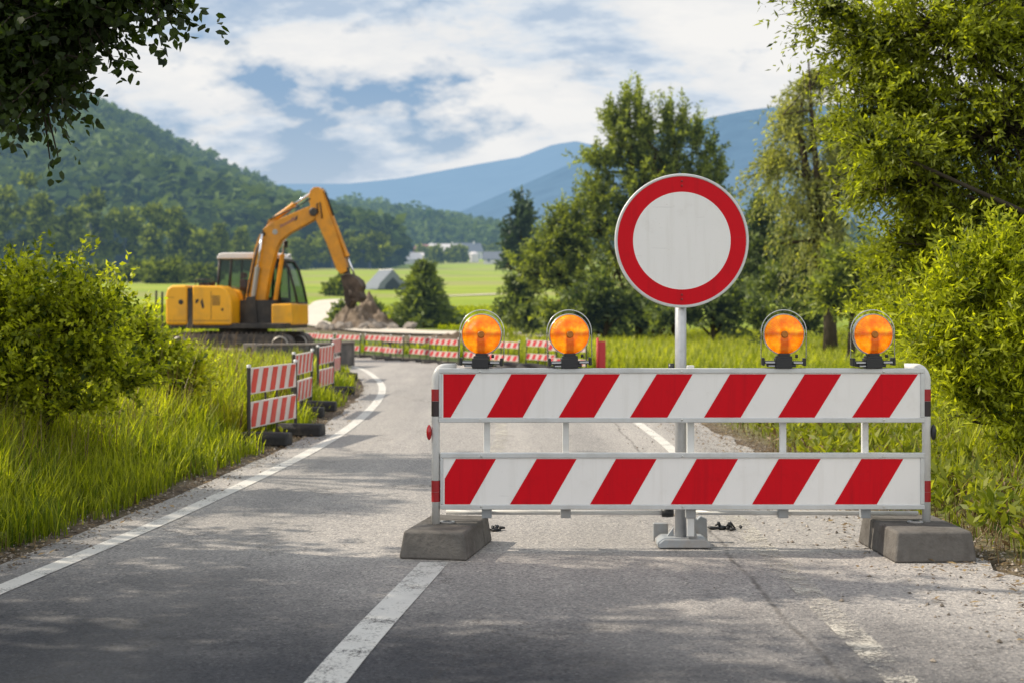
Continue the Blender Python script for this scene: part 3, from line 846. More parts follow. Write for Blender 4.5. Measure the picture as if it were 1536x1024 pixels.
for i, (px, lab) in enumerate([(722, 'amber warning lamp nearest the red reflector end of the barricade top'),
                               (855, 'amber warning lamp second from the red reflector end, in front of the red fence post'),
                               (1176, 'amber warning lamp on the top board, first to the right of the round sign'),
                               (1310.5, 'amber warning lamp nearest the grassy verge end of the barricade top')]):
    o = L0 if i == 0 else copy_tree(L0)
    o['label'] = lab
    o.location = (P(px, 0, DB)[0], DB + .012, ztop)
    o.rotation_euler = ((.0, .0, .0, .0)[i], (.012, -.018, .008, -.01)[i], (-.10, .05, -.06, .07)[i])
# ------------------------------------------------------------------ small striped barriers along the bend
M_ORED = plain('sunned_red_sheeting', (.66, .035, .02), .5, var=.12, vscale=5, dirt=(.45, .14, .10), dirt_amt=.35)
M_OWHT = plain('sunned_white_sheeting', (.72, .62, .58), .5, var=.05, vscale=5, dirt=(.50, .40, .34), dirt_amt=.4)
M_POSTD = plain('dark_post', (.045, .04, .04), .5, .2, var=.2, vscale=10)

def make_striped(label, group, L, h, bh, nst, slant, feet=(.12, .88), mats=None, post_r=.018):
    o = empty('striped_barrier', (0, 0, 0), 0, label, 'barrier', group)
    mw, mr = mats or (M_OWHT, M_ORED)
    gap = (h - .10 - 2 * bh)
    for z0 in (h - bh, h - bh - gap * .55 - bh):
        m = MB(); m.span((0.02, -.012, z0), (L - .02, .012, z0 + bh)); m.mat = 1
        per = L / nst
        for side in (-1, 1):
            for k in range(-1, nst + 1):
                pl = clip_poly([(k * per + slant, z0 + bh - .012), (k * per + per * .52 + slant, z0 + bh - .012), (k * per + per * .52, z0 + .012), (k * per, z0 + .012)], .03, L - .03)
                if len(pl) < 3: continue
                f = tuple(range(len(pl)))
                m.add([(x, side * .0145, z) for x, z in pl], [f])
        m.build('board', [mw, mr], o)
    for x in (0, L):
        m = MB(); m.tube([(x, 0, .05), (x, 0, h + .02)], post_r, 8); p = m.build('post', M_POSTD, o)
        k = MB(); k.lathe([(post_r * 1.15, h + .005), (post_r * 1.1, h + .03), (.001, h + .035)], (x, 0, 0), 10, 'z'); k.build('post_cap', M_TUBE, p, smooth=True)
    for fx in feet:
        x = L * fx
        m = MB(); m.prism([(-.095, -.03), (-.095, .05), (-.07, .085), (.07, .085), (.095, .05), (.095, -.03)], -.33, .12)
        f = m.build('foot', M_RUBBER, o, bevel=.015); f.location = (x, 0, .03)
    for fx in (.38, .62):
        m = MB(); m.tube([(L * fx, .02, .08), (L * fx, .02, h - .02)], .010, 6); m.build('brace', M_POSTD, o)
    return o

def set_between(o, a, b, zfun=True):
    """stand the barrier so that it runs from ground point a to b"""
    dx, dy = b[0] - a[0], b[1] - a[1]
    za = float(terrain(np.array([a[0]]), np.array([a[1]]))[0]); zb = float(terrain(np.array([b[0]]), np.array([b[1]]))[0])
    o.location = (a[0], a[1], min(za, zb) + .0)
    o.rotation_euler = (0, 0, math.atan2(dy, dx))

GRPL = 'striped barriers along the inner side of the bend'
specs = [((-2.36, 12.75), (-2.13, 14.0), 'red and white striped barrier nearest the camera on the grass beside the edge line'),
         ((-2.46, 15.9), (-2.43, 17.3), 'second striped barrier along the grassy inner edge, half hidden behind the nearest one'),
         ((-2.62, 19.2), (-2.57, 20.6), 'third striped barrier along the grassy inner edge, its two boards seen edge-on'),
         ((-3.02, 23.6), (-3.02, 25.2), 'last striped barrier of the grassy inner edge, in front of the dark concrete wall')]
b0 = make_striped('', GRPL, 1.27, .70, .235, 5, .09)
for f in kids(b0):
    pass
for i, (a_, b_, lab) in enumerate(specs):
    o = b0 if i == 0 else copy_tree(b0)
    o['label'] = lab
    set_between(o, a_, b_)
    if i in (1, 3): o.rotation_euler.x = .03
GRPF = 'striped barriers along the outer side of the bend'
fa, fb = (-5.75, 38.6), (1.48, 26.4)
nF = 11
dirv = np.array([fb[0] - fa[0], fb[1] - fa[1]]); Lt = np.linalg.norm(dirv); dirv /= Lt
words = ['first', 'second', 'third', 'fourth', 'fifth', 'sixth', 'seventh', 'eighth', 'ninth', 'tenth']
M_FRED = plain('distant_red_sheeting', (.50, .03, .04), .5, var=.15, vscale=3)
M_FWHT = plain('distant_white_sheeting', (.55, .46, .42), .5, var=.1, vscale=3, dirt=(.4, .33, .28), dirt_amt=.5)
c0_ = make_striped('', GRPF, Lt / nF - .03, .60, .125, 5, .08, (.2, .8), (M_FWHT, M_FRED), .014)
for f in kids(c0_):
    pass
rgf = np.random.default_rng(5)
for i in range(nF):
    o = c0_ if i == 0 else copy_tree(c0_)
    if i == 0: o['label'] = 'far striped barrier at the end of the outer row beside the excavator tracks'
    elif i == nF - 1: o['label'] = 'far striped barrier closing the outer row beside the tall solid red end panel'
    else: o['label'] = 'far striped barrier in the outer row of the bend, %s along from the excavator end' % words[i]
    s = i * Lt / nF
    off = rgf.normal(0, .12)
    a_ = (fa[0] + dirv[0] * s + dirv[1] * off, fa[1] + dirv[1] * s - dirv[0] * off)
    th = rgf.normal(0, .05)
    d2 = (dirv[0] * math.cos(th) - dirv[1] * math.sin(th), dirv[0] * math.sin(th) + dirv[1] * math.cos(th))
    set_between(o, a_, (a_[0] + d2[0], a_[1] + d2[1]))
    o.location.z += rgf.uniform(-.02, .0)
    o.rotation_euler.x = rgf.normal(0, .04)
# solid red end panel
o = empty('end_panel', (1.62, 26.1, 0), .2, 'tall narrow solid red end panel closing the far row of barriers', 'barrier panel')
m = MB(); m.span((-.03, -.02, .1), (.10, .02, .62)); m.build('panel', M_FRED, o, bevel=.01)
m = MB(); m.tube([(-.05, 0, 0), (-.05, 0, .68)], .025, 8); m.build('post', M_FRED, o, smooth=True)
m = MB(); m.prism([(-.2, 0), (-.2, .06), (-.16, .1), (.26, .1), (.3, .06), (.3, 0)], -.3, .3); m.build('foot', M_RUBBER, o, bevel=.02)

# ------------------------------------------------------------------ excavator
DE = 33.0
SE = F / DE
GZ = .16
ex = empty('excavator', (P(365, 0, DE)[0], DE, GZ), -.15, 'yellow tracked excavator with raised boom parked on the soil beside the bend', 'excavator')
M_YEL = plain('yellow_paint', (.86, .40, .006), .38, var=.07, vscale=1.5, dirt=(.36, .20, .05), dirt_amt=.75, coat=.1)
M_YEL2 = plain('boom_yellow_paint', (.74, .29, .005), .4, var=.08, vscale=1.5, dirt=(.22, .11, .03), dirt_amt=.85)
M_DARK = plain('greasy_dark_steel', (.028, .026, .026), .55, .2, var=.3, vscale=5, dirt=(.14, .11, .085), dirt_amt=.5)
M_TRACK = plain('muddy_track', (.05, .045, .042), .7, .2, var=.35, vscale=6, dirt=(.24, .19, .15), dirt_amt=.8, bump=.4, bscale=20)
M_ROOF = plain('pale_cab_roof', (.72, .68, .66), .4, var=.05)
M_GREY = plain('cylinder_grey', (.32, .30, .27), .4, .5, var=.15, vscale=6)
M_CHROME = plain('chrome_rod', (.75, .76, .78), .15, .95, var=.03)
M_BUCKET = plain('rusty_bucket', (.045, .031, .024), .75, .25, var=.4, vscale=5, dirt=(.20, .14, .10), dirt_amt=.8, bump=.4, bscale=14)
m_, nt = new_mat('tinted_glass')
b = N(nt, 'ShaderNodeBsdfPrincipled', inp={'Base Color': (.02, .05, .05, 1), 'Roughness': .06, 'Specular IOR Level': .6})
t_ = N(nt, 'ShaderNodeBsdfTransparent', inp={'Color': (.60, .72, .70, 1)}); mx = N(nt, 'ShaderNodeMixShader'); mx.inputs[0].default_value = .38
nt.links.new(t_.outputs[0], mx.inputs[1]); nt.links.new(b.outputs[0], mx.inputs[2]); out(nt, mx.outputs[0])
M_GLASS = m_
M_SEAT = plain('red_seat', (.30, .05, .03), .7)
def e(px, py): return ((px - 365) / SE, (530 - py) / SE)
def ee(px, py, y): a = e(px, py); return (a[0], y, a[1])
def epoly(*pts): return [e(*p) for p in pts]
# tracks
for y0 in (-.92, .52):
    hl, r = 1.18, .235
    pr = [(-hl + r * math.cos(t), r + r * math.sin(t)) for t in np.linspace(math.pi / 2, math.pi * 1.5, 10)] + [(hl + r * math.cos(t), r + r * math.sin(t)) for t in np.linspace(-math.pi / 2, math.pi / 2, 10)]
    m = MB(); m.prism(pr, y0, y0 + .40)
    for k in range(22):
        x = -hl + 2 * hl * k / 21
        for z in (-.012, 2 * r + .012): m.box((x, y0 + .2, z), (.035, .40, .05))
    tr_ = m.build('track', M_TRACK, ex)
    k = MB()
    for x in np.linspace(-hl * .9, hl * .9, 6): k.lathe([(.10, -.025), (.12, 0), (.12, .02), (.04, .03)], (x, y0 - .01, .16), 14)
    k.build('rollers', M_DARK, tr_, smooth=True)
    k = MB(); k.lathe([(.17, -.025), (.20, .0), (.20, .02), (.05, .03)], (hl, y0 - .012, r), 18); k.lathe([(.16, -.025), (.19, .0), (.19, .02), (.05, .03)], (-hl, y0 - .012, r), 18); k.build('sprocket', M_GREY, tr_, smooth=True)
m = MB(); m.span((-.9, -.5, .16), (.9, .5, .42)); m.lathe([(.5, .40), (.56, .44), (.56, .62), (.4, .66)], (0, 0, 0), 28, 'z'); m.build('undercarriage', M_DARK, ex, bevel=.02)
m = MB(); m.span((-.55, -1.02, .10), (.65, -.95, .42)); m.build('mud_guard', M_TRACK, ex, bevel=.02) if False else None
m = MB(); m.span(ee(268, 492, -.86), ee(448, 484, .88)); m.build('platform', M_DARK, ex, bevel=.02)
# bodywork
m = MB(); m.prism(epoly((266, 487), (265.5, 444), (268, 433), (275, 428.5), (299, 428), (299, 487)), -.90, .90); cw = m.build('counterweight', M_YEL, ex, bevel=.06, seg=3)
m = MB(); m.lathe([(.0001, -.004), (.055, -.004), (.06, 0)], (e(290, 453)[0], -.9, e(290, 453)[1]), 16); m.build('emblem', M_DARK, cw)
m = MB(); m.span(ee(268.5, 480.5, -.906), ee(297.5, 480, -.90)); m.span(ee(268.5, 446.4, -.906), ee(280, 446, -.90)); m.build('panel_seam', M_DARK, cw)
m = MB(); m.span(ee(299, 486, -.85), ee(307, 432, .85)); m.build('body_gap', M_DARK, ex)  # dark block filling the gap between counterweight and side cover
m = MB(); m.prism(epoly((307, 487), (307, 428.5), (350, 429.5), (360, 435), (365.5, 446), (367, 460), (367, 487)), -.90, -.30); sp_ = m.build('side_cover', M_YEL, ex, bevel=.05, seg=3)
m = MB(); m.span(ee(309, 480.6, -.906), ee(365, 480, -.90)); m.span(ee(336, 479, -.905), ee(336.6, 437, -.90)); m.build('panel_seam', M_DARK, sp_)
m = MB()
m.prism(epoly((312, 455), (313, 449), (318, 449), (316, 454)), -.906, -.90); m.prism(epoly((320, 453), (323, 448), (326, 461), (323, 463)), -.906, -.90); m.prism(epoly((352, 462), (355, 462), (355, 466), (352, 466)), -.906, -.90)
m.build('marking', M_DARK, sp_)
for k in range(7):
    m = MB(); m.span(ee(338, 444 + k * 2.1, -.906), ee(350, 445 + k * 2.1, -.90)); m.build('vent_slot', M_DARK, sp_)
m = MB(); m.prism(epoly((299, 487), (299, 428), (330, 428), (360, 436), (367, 460), (367, 487)), .02, .86); m.build('engine_cover', M_YEL, ex, bevel=.04)
m = MB(); m.tube([ee(312, 430, .3), ee(312, 422, .3)], .035, 8); m.span(ee(300, 430, -.2), ee(316, 424, .1)); m.build('exhaust', M_BUCKET, ex)
# boom foot recess
m = MB(); m.span(ee(368, 486, -.36), ee(420, 450, .06)); m.prism(epoly((372, 484), (378, 446), (392, 444), (396, 484)), -.40, -.36); m.prism(epoly((372, 484), (378, 446), (392, 444), (396, 484)), .04, .08); m.build('boom_bracket', M_DARK, ex, bevel=.01)
# cab
CY0, CY1 = .10, .86
cab = MB(); cab.prism(epoly((418, 487), (418, 456), (449.2, 455), (450, 487)), CY0 - .55, CY1); cabo = cab.build('cab', M_YEL, ex, bevel=.04, seg=3)
def pillar(pts, y, r=.028): m_ = MB(); m_.tube([ee(a, b, y) for a, b in pts], r, 8); return m_
fr = MB()
for y in (CY0, CY1):
    for pts in ([(321, 452), (325.5, 388)], [(341, 440), (344, 386)], [(392, 450), (394, 386)], [(321, 446), (345, 448), (420, 456), (448, 455)], [(324, 386), (416, 384), (426, 391), (434, 404), (441, 428), (447, 455)], [(420, 456), (416, 386)]):
        fr.tube([ee(a, b, y) for a, b in pts], .030, 8)
for (a, b) in ((321, 450), (325.5, 388), (447, 455), (426, 391)): fr.tube([ee(a, b, CY0), ee(a, b, CY1)], .03, 8)
fr.build('cab_frame', M_DARK, cabo, smooth=True)
gl_ = MB()
gp = epoly((322, 450), (326, 388), (416, 386), (425, 392), (433, 405), (440, 429), (446, 455))
gl_.add([(x, CY0 + .008, z) for x, z in gp], [tuple(range(len(gp)))]); gl_.add([(x, CY1 - .008, z) for x, z in gp], [tuple(range(len(gp)))])
for i in (0, 2, 3, 4, 5):
    a, b2 = gp[i], gp[i + 1]; gl_.add([(a[0], CY0, a[1]), (b2[0], CY0, b2[1]), (b2[0], CY1, b2[1]), (a[0], CY1, a[1])], [(0, 1, 2, 3)])
gl_.build('window', M_GLASS, cabo)
m = MB(); m.prism(epoly((321, 388), (324, 380.5), (330, 378.5), (410, 378.5), (420, 382), (424, 388)), CY0 - .05, CY1 + .04); m.build('cab_roof', M_ROOF, cabo, bevel=.03)
m = MB(); m.span(ee(352, 452, .3), ee(362, 418, .66)); m.span(ee(352, 452, .25), ee(388, 440, .7)); m.span(ee(352, 417, .36), ee(359, 408, .6)); m.build('seat', M_SEAT, cabo, bevel=.03)
m = MB(); m.span(ee(322, 490, CY0), ee(420, 446, CY1 - .02)); m.build('cab_base', M_DARK, cabo)
m = MB(); m.tube([ee(402, 450, .45), ee(408, 425, .45)], .02, 8); m.lathe([(.08, 0), (.10, .01), (.08, .02)], ee(409, 424, .45), 14); m.build('lever', M_DARK, cabo)
# boom
bo = MB(); bo.prism(epoly((374, 468), (372, 458), (381, 412), (388, 374), (394, 357), (403, 343), (415, 334), (430, 328), (472, 311.5), (480, 312), (485, 318), (484, 326), (478, 332), (440, 352), (428, 362), (421, 376), (412, 410), (404, 452), (402, 472), (388, 478)), -.27, -.02); boom = bo.build('boom', M_YEL2, ex, bevel=.015)
m = MB(); m.lathe([(.0001, -.006), (.062, -.006), (.066, 0)], (e(420, 349)[0], -.27, e(420, 349)[1]), 18); m.build('emblem', M_GREY, boom)
m = MB()                                              # a run of blurred lettering, illegible in the photograph
M_LET = plain('faded_lettering', (.26, .12, .10), .5)
for k in range(9):
    px = 428 + k * 2.8; py = 343.5 - k * 1.45; h_ = (5.5, 4, 4, 4, 4.6, 4, 5.5, 5.5, 4.5)[k]
    m.prism(epoly((px, py), (px + 2.0, py - 1.0), (px + 2.0 + .4, py - 1.0 - h_), (px + .4, py - h_)), -.275, -.27)
m.build('lettering', M_LET, boom)
m = MB(); m.prism(epoly((450, 334), (453, 326), (455, 325), (454, 331)), -.276, -.27); m.build('logo', M_DARK, boom)
for px, py, r in ((479, 320, .095), (402, 352, .05), (390, 468, .10)):
    m = MB(); c = e(px, py); m.lathe([(.0001, -.045), (r * .8, -.045), (r, -.03), (r, .31), (r * .8, .325), (.0001, .325)], (c[0], -.285, c[1]), 18); m.build('pivot_pin', M_DARK, boom, smooth=False)
def cyl(name, a, b_, k, y, r, mat_b, parent, rr=.5):
    p = Vector(ee(*a, y)); q = Vector(ee(*b_, y)); mid = p + (q - p) * k
    m_ = MB(); m_.tube([p, mid], r, 12); m_.lathe([(.001, 0)], (0, 0, 0), 3) if False else None
    m_.tube([mid - (q - p).normalized() * .03, mid + (q - p).normalized() * .03], r * 1.15, 12)
    o_ = m_.build(name, mat_b, parent, smooth=False)
    m_ = MB(); m_.tube([mid, q], r * rr, 10); m_.build('rod', M_CHROME, o_, smooth=True)
    return o_
cyl('boom_cylinder', (384, 474), (402, 352), .58, -.345, .055, M_GREY, ex)
cyl('boom_cylinder', (410, 478), (430, 352), .75, .035, .05, M_YEL2, ex)
cyl('arm_cylinder', (411, 333), (474, 290), .55, -.145, .062, M_YEL2, ex)
for (a, b_) in (((412, 338), (418, 328)),):
    m = MB(); m.prism(epoly((404, 345), (409, 330), (416, 329), (424, 333)), -.22, -.07); m.build('cylinder_lug', M_YEL2, boom)
# stick
st = MB(); st.prism(epoly((471, 300), (473, 289), (478, 283.5), (486, 283), (491, 288), (497, 308), (512, 348), (528, 398), (529, 408), (520, 412), (513, 405), (498, 366), (482, 332), (474, 314)), -.25, -.04); stick = st.build('stick', M_YEL2, ex, bevel=.012)
cyl('bucket_cylinder', (489, 287), (541, 418), .74, -.145, .05, M_YEL2, ex)
m = MB(); m.tube([ee(412, 330, -.26), ee(430, 322, -.30), ee(455, 312, -.30), ee(474, 300, -.26)], .016, 6); m.build('hose', M_BLACK, boom, smooth=True)
m = MB(); m.tube([ee(386, 474, -.32), ee(379, 440, -.33), ee(390, 385, -.30), ee(402, 346, -.29)], .018, 6); m.build('hose', M_BLACK, boom, smooth=True)
m = MB(); m.tube([ee(494, 287, -.2), ee(500, 302, -.2), ee(508, 325, -.2)], .022, 8); m.tube([ee(489, 284, -.1), ee(498, 300, -.1), ee(507, 330, -.1)], .022, 8); m.build('hose', M_BLACK, stick, smooth=True)
m = MB(); m.tube([ee(486, 322, -.27), ee(484, 308, -.275), ee(489, 306, -.275), ee(492, 330, -.27)], .014, 6); m.tube([ee(380, 440, -.29), ee(386, 400, -.29), ee(392, 372, -.285)], .012, 6); m.build('hose', M_BLACK, boom, smooth=True)
m = MB(); m.prism(epoly((522, 404), (530, 402), (534, 420), (528, 424)), -.22, -.07); m.prism(epoly((538, 416), (544, 417), (536, 432), (530, 430)), -.20, -.09); m.build('bucket_link', M_DARK, ex, bevel=.01)
m = MB(); m.prism(epoly((522, 414), (533, 411), (541, 415), (549, 421), (553, 430), (550, 437), (554, 447), (548, 454), (540, 451), (533, 460), (528, 452), (527, 436)), -.40, .12); bk = m.build('bucket', M_BUCKET, ex, bevel=.02)
m = MB()
for k in range(5):
    y = -.38 + k * .115; m.prism(epoly((529, 455), (537, 454), (534, 463)), y, y + .06)
m.build('bucket_teeth', M_BUCKET, bk)
vs, fs = blob(ee(540, 436, -.30), (.12, .12, .2), 2, .4, 4); m = MB(); m.add(vs, fs); m.build('clinging_soil', M_BUCKET, bk, smooth=True)
m = MB(); m.tube([ee(424, 392, .0), ee(432, 366, .0)], .010, 6); m.span(ee(429, 372, -.03), ee(434, 362, .02)); m.build('mirror', M_DARK, cabo)
# grab rail, beacon, lamps, steps
m = MB(); m.tube([ee(310, 429, -.8), ee(310, 420, -.8), ee(336, 420, -.8), ee(336, 429, -.8)], .012, 6); m.build('hand_rail', M_DARK, ex, smooth=True)
for yy in (.2, .7):
    m = MB(); m.lathe([(.0001, 0), (.05, .01), (.05, .06), (.0001, .07)], ee(420, 382, yy), 10, 'x'); m.build('work_light', M_TUBE, cabo, smooth=True)

# ------------------------------------------------------------------ soil, rubble and site litter
M_SOIL = plain('dug_soil', (.13, .098, .072), .95, spec=.1, var=.5, vscale=3.5, dirt=(.34, .27, .21), dirt_amt=.85, bump=1.0, bscale=9, coords='Object')
M_ROCK = plain('broken_rock', (.27, .235, .205), .9, spec=.2, var=.35, vscale=4, dirt=(.13, .10, .08), dirt_amt=.7, bump=.6, bscale=12)
M_DCONC = plain('weathered_dark_concrete', (.10, .098, .095), .85, spec=.25, var=.3, vscale=3, dirt=(.30, .27, .24), dirt_amt=.5, bump=.3)
M_WOOD = plain('weathered_planks', (.38, .29, .22), .8, spec=.2, var=.3, vscale=4, dirt=(.16, .12, .09), dirt_amt=.6)
def gz(x, y): return float(terrain(np.array([float(x)]), np.array([float(y)]))[0])
def mound(label, px, d, w_, dep, h, seed):
    x0 = P(px, 0, d)[0]
    n = 46
    U, W_ = np.meshgrid(np.linspace(-1, 1, n), np.linspace(-1, 1, n), indexing='ij')
    k = np.maximum(0, 1 - np.hypot(U, W_)) ** .8
    x, y = x0 + U * w_, d + W_ * dep
    zz_ = k * h * (1 + .55 * vnoise(x, y, .9, seed) + .30 * vnoise(x, y, .35, seed + 1) + .28 * vnoise(x, y, .16, seed + 2)) - .06
    V = np.stack([x - x0, y - d, zz_ + terrain(x, y) - gz(x0, d)], 2).reshape(-1, 3)
    o = link_mesh('soil_mound', grid_mesh('soil_mound', V, n, n), M_SOIL, smooth=True)
    o.location = (x0, d, gz(x0, d))
    return tag(o, label, 'soil heap', 'heaps of dug soil')
mound('tall heap of dug grey brown rubble and soil under the excavator bucket', 545, 57, 1.5, 1.7, 1.15, 3)
mound('long low bank of pale soil running down from the rubble heap to the barriers', 690, 45, 3.2, 1.5, .36, 8)
mound('low soil heap with dark tyres behind the far barriers, near the second lamp', 800, 42, 2.4, 1.5, .35, 12)
mound('low rubble patch around the excavator tracks beside the leafy bush', 300, 31.5, 1.7, 1.3, .30, 17)
rg = np.random.default_rng(21)
for i in range(34):
    px, d, s = rg.normal(545, 32), rg.uniform(54.6, 57.2), rg.uniform(.10, .30)
    vs, fs = blob((0, 0, s * .5), (s, s * .9, s * .75), 2, .45, 100 + i); m = MB(); m.add(vs, fs)
    o = m.build('rock', M_ROCK); x = P(px, 0, d)[0]; o.location = (x, d, gz(x, d) - .03 + max(0, .75 - abs(px - 536) / 45) * .75 * max(0, (1.2 - abs(d - 57)) / 1.2 + .2)); o.rotation_euler.z = rg.uniform(0, 6)
    tag(o, 'broken rock at the foot of the rubble heap below the bucket', 'rock', 'broken rocks on the rubble heap')
for i in range(22):
    d, px, s = rg.uniform(25.5, 31), rg.uniform(285, 425), rg.uniform(.06, .17)
    vs, fs = blob((0, 0, s * .4), (s, s * .9, s * .65), 2, .45, 200 + i); m = MB(); m.add(vs, fs)
    o = m.build('rock', (M_ROCK, M_DCONC, M_SOIL)[i % 3]); x = P(px, 0, d)[0]; o.location = (x, d, gz(x, d) + .02); o.rotation_euler.z = rg.uniform(0, 6)
    tag(o, 'lump of rubble on the ground in front of the excavator tracks', 'rock', 'rubble lumps beside the excavator tracks')
for i in range(5):
    d, px = 27.5 + i * .55, (318, 352, 300, 385, 405)[i]; x = P(px, 0, d)[0]; L = (.9, .7, 1.1, .8, .6)[i]
    m = MB(); m.span((-L / 2, -.05, 0), (L / 2, .05, .05)); o = m.build('board', M_WOOD if i % 2 else M_TRACK, bevel=.006); o.location = (x, d, gz(x, d) + .10 + .05 * i); o.rotation_euler = (.1, (-.10, .06, .03, -.14, .18)[i], (.3, -.2, .1, .5, -.4)[i])
    tag(o, 'short broken board in the site debris, ' + ('leftmost but one of those before the tracks', 'middle one of those before the tracks', 'leftmost of those before the tracks', 'last but one towards the guard wall', 'nearest to the guard wall')[i], 'board', 'broken boards before the tracks')
# old tyres at the kerb of the outer bend
M_TYRE = plain('old_tyre', (.03, .03, .032), .7, spec=.3, var=.3, vscale=8, dirt=(.13, .11, .09), dirt_amt=.5)
for i, (px, d, lab) in enumerate([(590, 41.5, 'dark old tyre lying on the pale soil bank behind the far barriers'), (618, 41.0, 'dark old tyre lying flat at the end of the pale soil bank, right of another'),
                                  (770, 27.8, 'dark tyre lying on the verge seen between the first two lamps'), (800, 27.2, 'dark tyre lying on the verge just left of the second lamp')]):
    m = MB(); R_, r_ = .26, .09
    pr = [(R_ + r_ * math.cos(t), .09 + r_ * math.sin(t)) for t in np.linspace(0, 2 * math.pi, 13)]
    m.lathe(pr, (0, 0, 0), 24, 'z'); o = m.build('tyre', M_TYRE, smooth=True); x = P(px, 0, d)[0]; o.location = (x, d, gz(x, d)); o.rotation_euler = (.15, .1, 0)
    tag(o, lab, 'tyre', 'old tyres on the work site')
# dark concrete guard wall in two lengths
def wall_piece(label, a, b_, h, splash):
    L = math.hypot(b_[0] - a[0], b_[1] - a[1])
    o = empty('guard_wall', (a[0], a[1], gz(*a) - .02), math.atan2(b_[1] - a[1], b_[0] - a[0]), label, 'concrete barrier', 'concrete guard walls at the bend')
    n = 10; V = MB()
    V.prism([(0, 0), (L, 0), (L, h), (0, h)], -.07, .07); V.build('wall', M_DCONC, o, bevel=.02)
    m_ = MB(); m_.prism([(0, h + .002), (L, h + .002), (L, h + .045), (0, h + .045)], -.10, .10); m_.build('coping', M_ROCK, o, bevel=.012)
    for x in np.linspace(.05, L - .05, 4): 
        k_ = MB(); k_.span((x - .04, -.09, 0), (x + .04, -.071, h)); k_.build('rib', M_DCONC, o)
    if splash:
        k_ = MB(); vs, fs = blob((L * .45, -.07, h * .55), (.17, .012, .12), 2, .6, 9); k_.add(vs, fs); k_.build('whitewash_patch', M_OWHT, o, smooth=True)
    return o
wall_piece('dark ribbed concrete guard wall directly below the excavator cab', (-5.05, 27.9), (-4.05, 28.3), .50, False)
wall_piece('dark concrete guard wall with a white splash, behind the last striped barriers', (-4.02, 28.35), (-3.42, 30.2), .50, True)
# planks and blocks in front of the tracks
def plank(label, a, b_, z, w_, t_):
    L = math.hypot(b_[0] - a[0], b_[1] - a[1])
    m_ = MB(); m_.span((0, -w_ / 2, 0), (L, w_ / 2, t_)); o = m_.build('plank', M_WOOD, bevel=.006)
    o.location = (a[0], a[1], gz(*a) + z); o.rotation_euler = (0, .03, math.atan2(b_[1] - a[1], b_[0] - a[0]))
    tag(o, label, 'plank', 'planks at the excavator')
plank('pale plank lying on rubble in front of the excavator tracks', (-6.6, 27.2), (-5.0, 26.6), .28, .16, .05)
plank('upper pale plank propped beside the tracks above another plank', (-7.2, 29.0), (-5.3, 28.4), .42, .14, .05)
plank('low plank pushed into the grass in front of the dark guard wall', (-5.3, 26.0), (-4.1, 25.6), .12, .14, .05)
o = empty('concrete_block', (P(345, 0, 24.6)[0], 24.6, gz(P(345, 0, 24.6)[0], 24.6)), .12, 'long pale concrete block half hidden by grass, left of the nearest striped barrier', 'concrete block')
m = MB(); m.box((0, 0, .18), (.85, .4, .36), taper=.02); m.build('block', M_ROCK, o, bevel=.02); m = MB(); m.tube([(-.25, 0, .36), (-.25, 0, .42), (-.15, 0, .42), (-.15, 0, .36)], .012, 6); m.build('lifting_loop', M_DARK, o)
o = empty('junction_box', (P(375, 0, 25.2)[0], 25.2, gz(P(375, 0, 25.2)[0], 25.2)), .1, 'small upright pale box with a dark round opening beside the concrete block', 'utility box')
m = MB(); m.box((0, 0, .30), (.24, .2, .60), taper=.005); m.build('box', M_ROCK, o, bevel=.015); m = MB(); m.lathe([(.0001, -.103), (.05, -.103), (.055, -.100)], (0, 0, .50), 14); m.build('opening', M_DARK, o)

# ------------------------------------------------------------------ field fence posts, tent, village
for i, (px, pt, pb) in enumerate([(234, 436, 478), (243, 438, 478), (259, 452, 480)]):
    d = 52; x = P(px, 0, d)[0]
    m_ = MB(); zt = P(0, pt, d)[2]; m_.tube([(0, 0, -.1), (.01, 0, zt - gz(x, d))], [.05, .04] if i < 2 else [.025, .02], 8)
    o = m_.build('fence_post', M_POSTD, smooth=False); o.location = (x, d, gz(x, d))
    tag(o, ['taller dark wooden post standing in the field left of the excavator', 'dark wooden post in the field, the middle one of three', 'thin stake in the field next to the excavator counterweight'][i], 'fence post', 'posts in the field')
HZL = 2600
M_TENT = plain('grey_tarpaulin', (.15, .17, .20), .6, var=.12, vscale=.6, hz=HZL)
M_TENTD = plain('tarpaulin_opening', (.03, .04, .05), .9, hz=HZL)
M_WALLW = plain('whitewashed_wall', (.68, .64, .60), .8, var=.05, vscale=.2, hz=HZL)
M_TILE = plain('red_brown_tiles', (.25, .10, .075), .8, var=.2, vscale=.5, hz=HZL)
M_PALER = plain('pale_metal_roof', (.74, .68, .66), .5, var=.05, vscale=.2, hz=HZL)
M_DGREY = plain('slate_roof', (.13, .14, .16), .7, var=.1, vscale=.3, hz=HZL)
M_PANE = plain('dark_pane', (.03, .04, .05), .2, hz=HZL)
d = 150; x = P(579, 0, d)[0]; z = gz(x, d)
o = empty('field_tent', (x, d, z), .5, 'grey gabled field shelter with a dark opening behind the rubble heap', 'field shelter')
m = MB(); m.prism([(-1.75, 0), (-1.5, .6), (0, 2.1), (1.5, .6), (1.75, 0)], -1.8, 1.8); m.build('canvas', M_TENT, o, bevel=.05)
m = MB(); m.prism([(-.95, 0), (-.8, .5), (0, 1.25), (.8, .5), (.95, 0)], -1.85, -1.8); m.build('opening', M_TENTD, o)
m = MB(); m.tube([(0, -1.9, 2.1), (0, 1.9, 2.1)], .05, 8); m.build('ridge_pole', M_ROOF, o)
